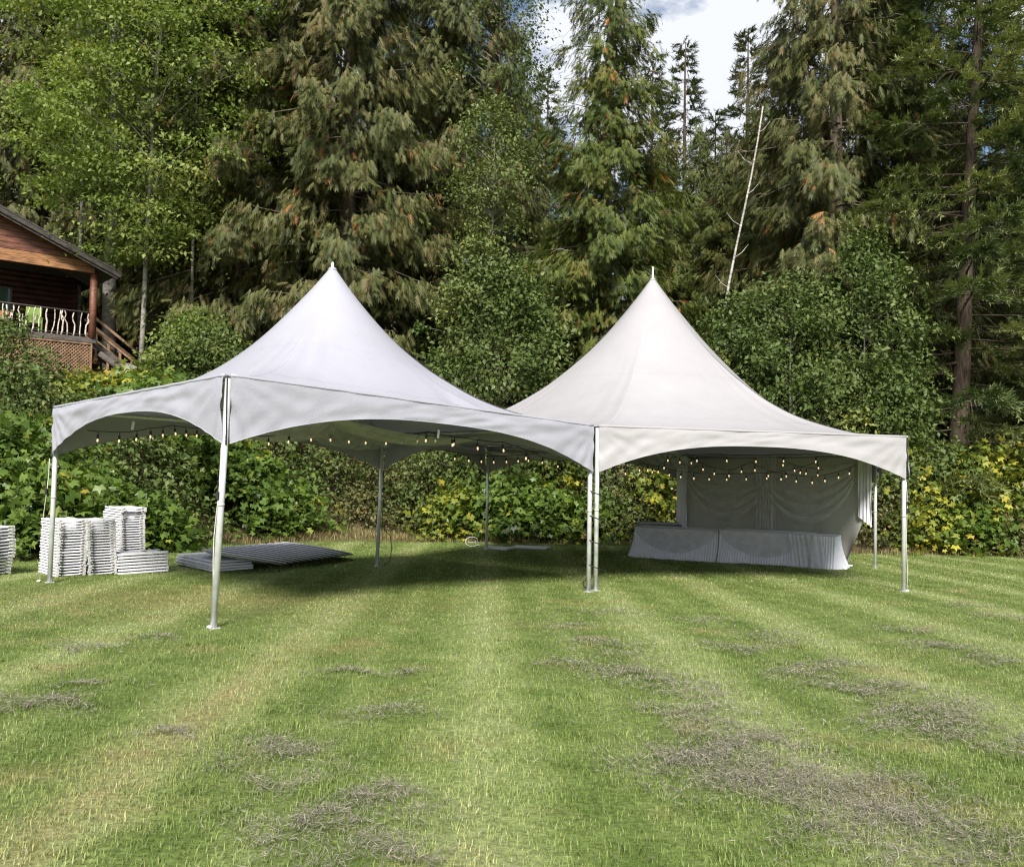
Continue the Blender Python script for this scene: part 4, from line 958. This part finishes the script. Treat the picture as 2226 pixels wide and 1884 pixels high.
# ------------------------------------------------------------------ broadleaved trees
def leafy(name, label, x, y, Ht, R, zlow, ncl, nleaf, lsize, fmat, bmat, seed, r0=.08, stems=1, tier=.35, tmp=None, cat='tree', group=None, lean=(0, 0), shape=1., tone=(.45, .2), flat=.5, cl=.45, part='crown'):
    r = np.random.default_rng(seed); tmp = tmp or LEA; root = empty(name, (x, y, gz(x, y)-.05)); tag(root, label, cat, group)
    # clump centres in an uneven ovoid
    z = zlow+(Ht-zlow)*r.random(ncl)**.9; h = (z-zlow)/(Ht-zlow); prof = np.sin(np.pi*np.clip(.10+.86*h**shape, 0, 1))**.75
    az = r.random(ncl)*2*np.pi; lump = 1+.28*np.sin(az*3+seed)*np.sin(z*1.3+seed)+.15*r.normal(0, 1, ncl)
    rad = R*prof*np.sqrt(r.uniform(.12, 1, ncl))*np.clip(lump, .45, 1.5)
    shoot = r.random(ncl) < .10; rad = np.where(shoot, R*np.maximum(prof, .35)*r.uniform(1.0, 1.35, ncl), rad)
    c = np.stack([rad*np.cos(az)+lean[0]*h, rad*np.sin(az)+lean[1]*h, z-.12*rad], -1)
    n = ncl*nleaf; k = np.repeat(np.arange(ncl), nleaf); csz = cl*r.uniform(.5, 1.35, ncl)*np.where(shoot, .55, 1)
    off = r.normal(0, 1, (n, 3))*csz[k][:, None]; off[:, 2] *= tier
    p = c[k]+off; p[:, 2] -= .12*(off[:, 0]**2+off[:, 1]**2)/np.maximum(csz[k], .1)
    outd = norm(np.concatenate([c[k][:, :2]-np.array([lean])*h[k][:, None], np.zeros((n, 1))], 1)+1e-6)
    d = outd*.5+r.normal(0, .7, (n, 3)); d[:, 2] -= .35
    u = rand_up(n, r, flat)+outd*.35
    tn = np.clip(r.normal(tone[0], tone[1]*1.2, ncl)[k]*.6+r.normal(tone[0], tone[1], n)*.4, 0, 1)
    f = scatter(tmp, p, frames(d, u), lsize*r.uniform(.4, 1.45, n), tn)
    tri_mesh(part, *f, fmat, root)
    # stems and limbs
    mb = MB()
    for s in range(stems):
        a = s*2.4+seed; o = (.0 if stems == 1 else .22*R*math.cos(a), 0 if stems == 1 else .22*R*math.sin(a))
        pts = [(o[0]*t*1.6+lean[0]*t+.05*math.sin(t*6+s+seed), o[1]*t*1.6+lean[1]*t, -.1+(Ht*.93)*t) for t in np.linspace(0, 1, 9)]
        if stems == 1: mb.tube(pts, [r0*(1-.85*t) for t in np.linspace(0, 1, 9)], 9)
        else: MB().tube(pts, [r0*(1-.85*t) for t in np.linspace(0, 1, 9)], 6).build('stem', bmat, root, True)
    if stems == 1: mb.build('trunk', bmat, root, True)
    m_ = min(ncl, 90); sel = r.permutation(ncl)[:m_]; e = c[sel]; zz = np.maximum(.15, e[:, 2]-.5*rad[sel]-.1); b = np.stack([lean[0]*zz/Ht, lean[1]*zz/Ht, zz], -1)
    t = np.linspace(0, 1, 5)[None, :, None]; pth = b[:, None]*(1-t)+e[:, None]*t; pth[:, :, 2] += .12*rad[sel][:, None]*np.sin(np.linspace(0, 1, 5)*np.pi)[None]
    br = branch_tubes(pth, np.tile(np.linspace(max(.006, r0*.28), .004, 5), (m_, 1))); tri_mesh('limbs', *br, bmat, root)['kind'] = 'stuff'
    return root
GB = 'broadleaved trees among the conifers'
x, y = T(300, 31.5); leafy('birch_tree', 'tall light green birch with tiers of bright leaves above the cabin roof', x, y, 18.5, 3.6, 4.4, 400, 120, .16, M['birch'], M['gbark'], 2, .10, tier=.26, group=GB, lean=(.5, 0), tone=(.5, .2), cl=.55)
x, y = T(165, 33.5); leafy('birch_tree', 'light green birch crown left of the taller birch', x, y, 20, 2.9, 7.0, 240, 110, .16, M['birch'], M['gbark'], 3, .09, tier=.26, group=GB, tone=(.55, .2), cl=.55)
x, y = T(415, 33.0); leafy('birch_tree', 'light green birch with pale stems beside the shaggy cedars', x, y, 20.5, 2.3, 8.5, 170, 105, .15, M['birch'], M['bbark'], 4, .07, tier=.3, group=GB, lean=(-.3, 0), tone=(.5, .2), cl=.5)
x, y = T(1075, 35.5); leafy('aspen_tree', 'sparse aspen with thin leaves against the gap of sky', x, y, 21, 2.0, 11.5, 130, 80, .13, M['alder'], M['gbark'], 5, .10, tier=.6, group=GB, tone=(.5, .2), cl=.5, flat=.9)
x, y = T(1062, 31.0); leafy('birch_tree', 'small leaved birch growing up the side of the shaggy cedar', x, y, 14.5, 1.3, 9.8, 90, 90, .13, M['alder'], M['gbark'], 15, .07, tier=.45, group=GB, tone=(.75, .15), cl=.45)
x, y = T(1085, 29.3); leafy('alder_tree', 'rounded dark green alder between the two tent peaks', x, y, 8.6, 2.9, .8, 240, 95, .15, M['alder'], M['gbark'], 6, .09, group=GB, tone=(.52, .2), cl=.42, flat=.8, tier=.6)
x, y = T(1040, 28.9); leafy('alder_tree', 'slim pale topped alder rising left of the rounded one', x, y, 9.6, 1.2, 3.5, 80, 80, .15, M['alder'], M['gbark'], 16, .06, group=GB, tone=(.72, .2), cl=.4, flat=.8, tier=.6)
x, y = T(1720, 29.0); leafy('alder_tree', 'mid green alder right of the hexagonal tent peak', x, y, 8.2, 2.4, .6, 210, 95, .15, M['alder'], M['gbark'], 7, .08, group=GB, tone=(.55, .2), cl=.42, flat=.8, tier=.6)
x, y = T(1880, 29.5); leafy('alder_tree', 'tall alder with a thin pale stem before the right hand cedar', x, y, 9.6, 1.9, .8, 190, 90, .15, M['alder'], M['bbark'], 8, .05, group=GB, tone=(.50, .2), cl=.42, flat=.8, tier=.6)
x, y = T(1600, 30.0); leafy('alder_tree', 'dense low alder directly behind the sloping side of the hexagonal canopy', x, y, 7.4, 1.9, .4, 170, 90, .14, M['alder'], M['gbark'], 9, .06, group=GB, tone=(.45, .2), cl=.42, flat=.8, tier=.6)
x, y = T(1945, 27.6); leafy('alder_tree', 'blue green leafy bush beside the cream corner of the hexagonal tent', x, y, 4.9, 1.5, .3, 130, 90, .15, M['alder'], M['gbark'], 10, .05, group=GB, tone=(.55, .15), cl=.4, flat=.8, tier=.6, stems=3)
x, y = T(1330, 29.5); leafy('alder_tree', 'low alder thicket behind the middle of the tents', x, y, 5.2, 2.6, .3, 160, 85, .15, M['alder'], M['gbark'], 12, .05, group=GB, tone=(.4, .2), cl=.45, flat=.8, tier=.6, stems=3)
x, y = T(420, 29.0); leafy('alder_tree', 'bright green leafy bush right of the cabin stair', x, y, 2.5, 1.3, .3, 90, 90, .13, M['birch'], M['gbark'], 13, .04, group=GB, tone=(.35, .2), cl=.4, flat=.8, tier=.6, stems=3)
# thick grey trunk beside the cabin and leaning birch poles
def bare(name, label, p0, p1, r0, r1, mat, seed=0):
    p0 = Vector(p0); p1 = Vector(p1); root = empty(name, (p0.x, p0.y, gz(p0.x, p0.y)-.1)); tag(root, label, 'tree'); b = Vector(root.location); d = p1-p0
    ext = p0-d.normalized()*max(0, (p0.z-b.z)/max(.2, d.normalized().z)); pts = [ext.lerp(p1, t)+Vector((.06*math.sin(t*9+seed), 0, 0)) for t in np.linspace(0, 1, 12)]
    MB().tube([p-b for p in pts], [r0+(r1-r0)*t for t in np.linspace(0, 1, 12)], 10).build('trunk', mat, root, True)
    for k in range(7):
        t = .45+.08*k; q = ext.lerp(p1, min(t, .98)); s = (-1)**k; MB().tube([q-b, q-b+Vector((s*.25, .1, .18)), q-b+Vector((s*.5, .1, .5))], [.02, .014, .006], 5).build('branch', mat, root, True)
bare('dead_birch', 'leaning bare white birch pole in the gap right of the hexagonal tent peak', at(1575, 690, 31.0), at(1657, 232, 31.5), .062, .028, M['bbark'])
bare('poplar_trunk', 'thick grey poplar trunk rising behind the cabin eave', at(243, 560, 33.5), at(258, -60, 34), .27, .20, M['gbark'], 3)
bare('snag', 'broken grey snag at the bank edge right of the cabin stair', at(384, 820, 29.5), at(382, 745, 29.5), .10, .09, M['gbark'], 4)
# ------------------------------------------------------------------ shrubs on the bank
GS = 'broadleaved shrubs on the bank behind the lawn'
def shrub(px, d, Ht, R, kind, label, seed, dens=1.0):
    x, y = T(px, d); tone = (.46, .22)
    if kind == 'maple': leafy('maple_shrub', label, x, y, Ht, R, .12, int(78*R*dens), 22, .145, M['maple'], M['bark'], seed, .018, 5, .55, MAP, 'shrub', GS, shape=.75, tone=tone, flat=.55, cl=.34, part='foliage')
    elif kind == 'yellow': leafy('maple_shrub', label, x, y, Ht, R, .12, int(80*R*dens), 20, .14, M['yellow'], M['bark'], seed, .018, 5, .55, MAP, 'shrub', GS, shape=.75, tone=(.50, .25), flat=.6, cl=.34, part='foliage')
    elif kind == 'bramble': leafy('bramble_bush', label, x, y, Ht, R, .08, int(100*R*dens), 30, .11, M['bramble'], M['bark'], seed, .012, 6, .6, LEA, 'shrub', GS, shape=.7, tone=(.45, .25), flat=.8, cl=.32, part='foliage')
    else: leafy('leafy_shrub', label, x, y, Ht, R, .10, int(95*R*dens), 34, .13, M['alder'], M['bark'], seed, .016, 5, .6, LEA, 'shrub', GS, shape=.75, tone=(.55, .2), flat=.8, cl=.34, part='foliage')
SH = [
 (15, 17.6, 1.6, 1.2, 'maple', 'maple leaved shrub at the left edge behind the separate chair stack'),
 (100, 17.6, 1.5, 1.0, 'maple', 'maple leaved shrub right behind the stack at the outer tent leg'),
 (60, 20.0, 2.1, 1.5, 'maple', 'tall maple leaved shrub above the separate chair stack'),
 (50, 24.6, 1.7, 1.2, 'leafy', 'small leaved bush below the cabin lattice at the left edge'),
 (0, 25.5, 2.7, 1.4, 'leafy', 'tall olive bush covering the left end of the cabin lattice'),
 (205, 19.2, 1.45, 1.1, 'maple', 'yellow green maple leaved shrub above the leaning chair stack'),
 (290, 21.5, 1.7, 1.1, 'leafy', 'twiggy small leaved shrub above the tallest chair stack'),
 (160, 22.5, 1.2, 1.3, 'maple', 'maple leaved shrub high on the bank under the square tent corner'),
 (240, 24.8, .75, 1.2, 'leafy', 'dull green shrub on the bank above the chair stacks'),
 (285, 27.5, .8, 1.5, 'yellow', 'yellowing shrub below the cabin stair'),
 (170, 27.0, .7, 1.4, 'yellow', 'yellowing shrub below the cabin lattice'),
 (340, 25.2, 1.2, 1.3, 'maple', 'maple leaved shrub on the bank left of the leg nearest the camera'),
 (400, 23.6, 2.5, 1.4, 'maple', 'broad leaved green shrub right of the tallest chair stack'),
 (385, 21.6, 1.5, .9, 'leafy', 'small leaved shrub at the lawn edge right of the low chair stack'),
 (330, 19.9, 1.2, .8, 'maple', 'low maple leaved shrub at the lawn edge behind the low chair stack'),
 (480, 25.3, 1.9, 1.3, 'maple', 'maple leaved shrub behind the leg nearest the camera'),
 (560, 25.0, 2.1, 1.5, 'maple', 'large bright green maple leaved shrub behind the fanned tables'),
 (640, 25.6, 1.3, .9, 'maple', 'low green shrub touching the right of the bright maple shrub'),
 (450, 28.5, 2.2, 1.8, 'leafy', 'small leaved shrub high on the bank under the front arch'),
 (610, 28.3, 2.6, 1.8, 'leafy', 'dull green shrub under the left of the wide front arch'),
 (730, 28.2, 2.7, 1.6, 'leafy', 'grey green shrub left of the rear tent leg'),
 (850, 28.6, 2.3, 1.4, 'bramble', 'brown tinged bramble bush behind the rear tent leg'),
 (790, 27.4, 1.1, .9, 'bramble', 'low bramble on the dry grassy bank'),
 (930, 28.3, 2.6, 1.5, 'leafy', 'dark green shrub between the rear leg and the far leg'),
 (985, 27.0, 1.5, .95, 'yellow', 'yellow maple leaved shrub left of the far tent leg'),
 (1080, 27.4, 1.7, 1.2, 'maple', 'green maple leaved shrub right of the far tent leg'),
 (1175, 27.5, 1.8, 1.2, 'maple', 'broad leaved shrub left of the paired legs'),
 (1060, 29.6, 2.5, 1.6, 'leafy', 'shadowed shrub behind the far tent leg'),
 (1200, 29.8, 2.7, 1.6, 'yellow', 'yellow green shrub higher up behind the paired legs'),
 (1280, 27.7, 1.5, 1.1, 'maple', 'low maple leaved shrub behind the paired legs'),
 (1370, 28.0, 2.5, 1.4, 'bramble', 'brown flecked bramble right of the paired legs'),
 (1450, 27.9, 2.9, 1.3, 'yellow', 'sunlit yellow shrub beside the left end of the backdrop'),
 (1925, 26.6, 1.9, 1.0, 'bramble', 'brownish bush right behind the edge of the backdrop'),
 (1950, 27.6, 3.0, 1.3, 'yellow', 'yellow green bush above the right rear of the hexagonal tent'),
 (2020, 26.2, 1.7, 1.0, 'yellow', 'low yellowing bush right of the hexagonal tent leg'),
 (2060, 27.6, 3.3, 1.3, 'leafy', 'green upright bush below the large spruce trunk'),
 (2130, 27.3, 3.2, 1.4, 'yellow', 'tall bright yellow bush below the large spruce'),
 (2215, 27.5, 3.2, 1.5, 'yellow', 'yellow flecked bush at the right edge'),
 (2105, 26.3, 1.5, 1.0, 'maple', 'low green maple leaved bush below the yellow bush'),
 (2190, 26.4, 1.4, 1.0, 'bramble', 'low brownish bush at the right end of the lawn edge'),
 (2300, 26.8, 2.6, 1.6, 'maple', 'green maple leaved shrub cut off by the right edge'),
 (-60, 18.5, 2.4, 1.5, 'maple', 'green maple leaved shrub cut off by the left edge')]
for i, q in enumerate(SH): shrub(*q, 100+i)
# ------------------------------------------------------------------ grass, dry grass and clippings
def blades(n, xf, yf, hmin, hmax, wd, r, tone=(.45, .22), lean=.55, segs=True, zoff=0.):
    p = np.stack([xf, yf, ground(xf, yf)-.004+zoff], -1); a = r.random(n)*2*np.pi; H = r.uniform(hmin, hmax, n)*(1-.25*r.random(n)); ln = np.abs(r.normal(lean, .3, n))*H
    f = np.stack([np.cos(a), np.sin(a), np.zeros(n)], -1); s = np.stack([-f[:, 1], f[:, 0], f[:, 2]], -1)*(wd*r.uniform(.6, 1.2, n)/2)[:, None]
    tip = p+f*ln[:, None]+np.array([0, 0, 1.])*(H*.9)[:, None]; tn = np.clip(r.normal(*tone, n), 0, .9); tn = np.where(r.random(n) < .07, r.uniform(.93, 1, n), tn)
    if not segs:
        V = np.stack([p-s, p+s, tip], 1).reshape(-1, 3); return V, np.arange(n*3).reshape(-1, 3), tn
    mid = p+f*(ln*.32)[:, None]+np.array([0, 0, 1.])*(H*.55)[:, None]
    V = np.stack([p-s, p+s, mid+s*.75, mid-s*.75, tip], 1).reshape(-1, 3); i = (np.arange(n)*5)[:, None, None]
    return V, (np.array([[0, 1, 2], [0, 2, 3], [3, 2, 4]])[None]+i).reshape(-1, 3), np.repeat(tn, 3)
gr = np.random.default_rng(77)
def lawn_pts(n, y0, y1):
    y = y0+(y1-y0)*gr.random(n*2); y = np.sqrt(y0*y0+(y1*y1-y0*y0)*gr.random(n*2)); x = (gr.random(n*2)*2-1)*(y*.66+1.2)
    ok = y < np.interp(x, EDX, EDY)+.25; return x[ok][:n], y[ok][:n]
parts = []
for n, y0, y1, h0, h1, wd_, sg_ in ((66000, 2.9, 5.5, .022, .048, .0044, True), (98000, 5.5, 9, .022, .046, .0060, False), (95000, 9, 15, .022, .044, .010, False), (85000, 15, 27, .024, .05, .018, False)):
    x, y = lawn_pts(n, y0, y1); parts.append(blades(len(x), x, y, h0, h1, wd_, gr, segs=sg_))
# taller tufts
tc_ = lawn_pts(420, 3, 9); k = gr.integers(0, len(tc_[0]), 14000); parts.append(blades(14000, tc_[0][k]+gr.normal(0, .035, 14000), tc_[1][k]+gr.normal(0, .035, 14000), .04, .075, .005, gr, (.40, .2), .5, True))
g_ = tri_mesh('grass', *joinm(parts), M['grass']); tag(g_, 'short mown green lawn grass with pale stripes', 'grass', kind='stuff')
# tall dry grass along the foot of the bank
n = 26000; x = gr.uniform(-9.5, 19, n); e = np.interp(x, EDX, EDY); y = e+np.abs(gr.normal(0, .55, n))-.1; bank_ = np.exp(-((x+4.2)/2.6)**2); keep = gr.random(n) < .22+.78*bank_
x, y, bk = x[keep], y[keep], bank_[keep]; y = y+bk*gr.random(len(x))*1.6
d_ = blades(len(x), x, y, .07, .28, .014, gr, (.5, .25), .55, True); o = tri_mesh('dry_grass', *d_, M['drygrass']); tag(o, 'straw coloured tall grass along the foot of the bank', 'grass', kind='stuff')
# raked heaps of dry clippings
CL = [(603, 1645, .5), (630, 1693, .4), (833, 1741, .42), (800, 1748, .35), (710, 1795, .5), (660, 1800, .3), (833, 1554, .42), (764, 1870, .45), (43, 1528, .45), (117, 1538, .4), (192, 1410, .4), (342, 1391, .35), (171, 1496, .22), (753, 1464, .3), (881, 1466, .22), (854, 1843, .3), (360, 1600, .25), (620, 1620, .35),
      (1353, 1464, .5), (1400, 1470, .45), (1460, 1490, .6), (1500, 1510, .5), (1535, 1549, .6), (1480, 1552, .4), (1604, 1592, .5), (1580, 1610, .4), (1679, 1624, .5), (1487, 1661, .5), (1440, 1672, .4), (1583, 1645, .5), (1540, 1655, .45), (1700, 1677, .5), (1780, 1715, .6), (1840, 1712, .5), (1680, 1705, .45), (1594, 1720, .5), (1640, 1712, .45), (1727, 1747, .5), (1914, 1715, .5), (1967, 1763, .5), (1900, 1770, .45), (2021, 1795, .5), (1960, 1800, .4), (2101, 1843, .5), (1791, 1827, .4), (1994, 1875, .45), (1626, 1415, .5), (1590, 1410, .45), (1668, 1378, .5), (1700, 1395, .4), (1780, 1453, .5), (1830, 1447, .5), (1727, 1469, .45), (1887, 1493, .5), (1834, 1498, .4), (1950, 1500, .4), (2047, 1528, .6), (2000, 1545, .5), (1930, 1565, .5), (2063, 1549, .5), (2101, 1586, .6), (2030, 1592, .5), (2063, 1410, .55), (2030, 1405, .5), (1978, 1373, .5), (2154, 1437, .5), (2200, 1448, .4), (1343, 1405, .6), (1353, 1431, .5), (1257, 1447, .45), (1285, 1400, .4), (1535, 1349, .5), (1327, 1333, .7), (1230, 1365, .4), (2208, 1626, .4), (2101, 1317, .5), (2180, 1342, .5)]
cp = []
for px_, py_, rr_ in CL:
    c = gnd(px_, py_); nb = int(1500*rr_*(1.3 if c[1] < 6 else 1.0)*(.6 if c[1] > 8 else 1.)); R_ = rr_*.55
    q = gr.normal(0, 1, (nb, 2))*np.array([R_*.85, R_*.5]); ph_ = gr.random(2)*6; q[:, 1] += .12*np.sin(q[:, 0]*9+ph_[0]); kp = gr.random(nb) < .35+.65*(np.sin(q[:, 0]*17+ph_[0])*np.sin(q[:, 1]*23+ph_[1]) > -.15); q = q[kp]; nb = len(q); cp.append(np.stack([c[0]+q[:, 0], c[1]+q[:, 1], np.exp(-(q[:, 0]**2/(R_*.7)**2+q[:, 1]**2/(R_*.5)**2))], -1))
cp = np.concatenate(cp); n = len(cp)
# thin strands scattered loosely over the lawn as well
lx_, ly_ = lawn_pts(5000, 3, 11); cp = np.concatenate([cp, np.stack([lx_, ly_, np.zeros(len(lx_))], -1)]); n = len(cp)
a = gr.random(n)*2*np.pi; L = gr.uniform(.009, .034, n); far = np.clip(cp[:, 1]/4.5, 1, 2.6); wv = .0017*far
p = np.stack([cp[:, 0], cp[:, 1], ground(cp[:, 0], cp[:, 1])+.022+.030*cp[:, 2]*gr.random(n)+.014*gr.random(n)], -1)
f = np.stack([np.cos(a), np.sin(a), gr.normal(0, .28, n)], -1); s = np.stack([-np.sin(a), np.cos(a), gr.normal(0, .3, n)], -1)*wv[:, None]
bend = np.stack([-np.sin(a), np.cos(a), gr.normal(0, .5, n)], -1)*(L*gr.normal(0, .18, n))[:, None]
V = np.stack([p-f*L[:, None], p+bend+s, p+f*L[:, None], p+bend-s], 1).reshape(-1, 3)
Tt = (np.array([[0, 1, 3], [3, 1, 2]])[None]+(np.arange(n)*4)[:, None, None]).reshape(-1, 3)
o = tri_mesh('grass_clippings', V, Tt, np.repeat(np.clip(gr.normal(.5, .25, n), 0, 1), 2), M['clip']); tag(o, 'raked heaps of dry grey brown clippings on the lawn', 'clippings', kind='stuff')
# fallen leaves and white litter
for px_, py_, lab in ((729, 1234, 'scrap of white paper on the grass under the square tent'),):
    q = gnd(px_, py_); o = MB().grid(lambda u, v: (.05*(u-.5), .05*(v-.5), .05+.01*math.sin(u*6)*math.cos(v*5)), 6, 6).build('paper_scrap', M['white_metal']); o.location = (q[0], q[1], gz(q[0], q[1])); tag(o, lab, 'paper')
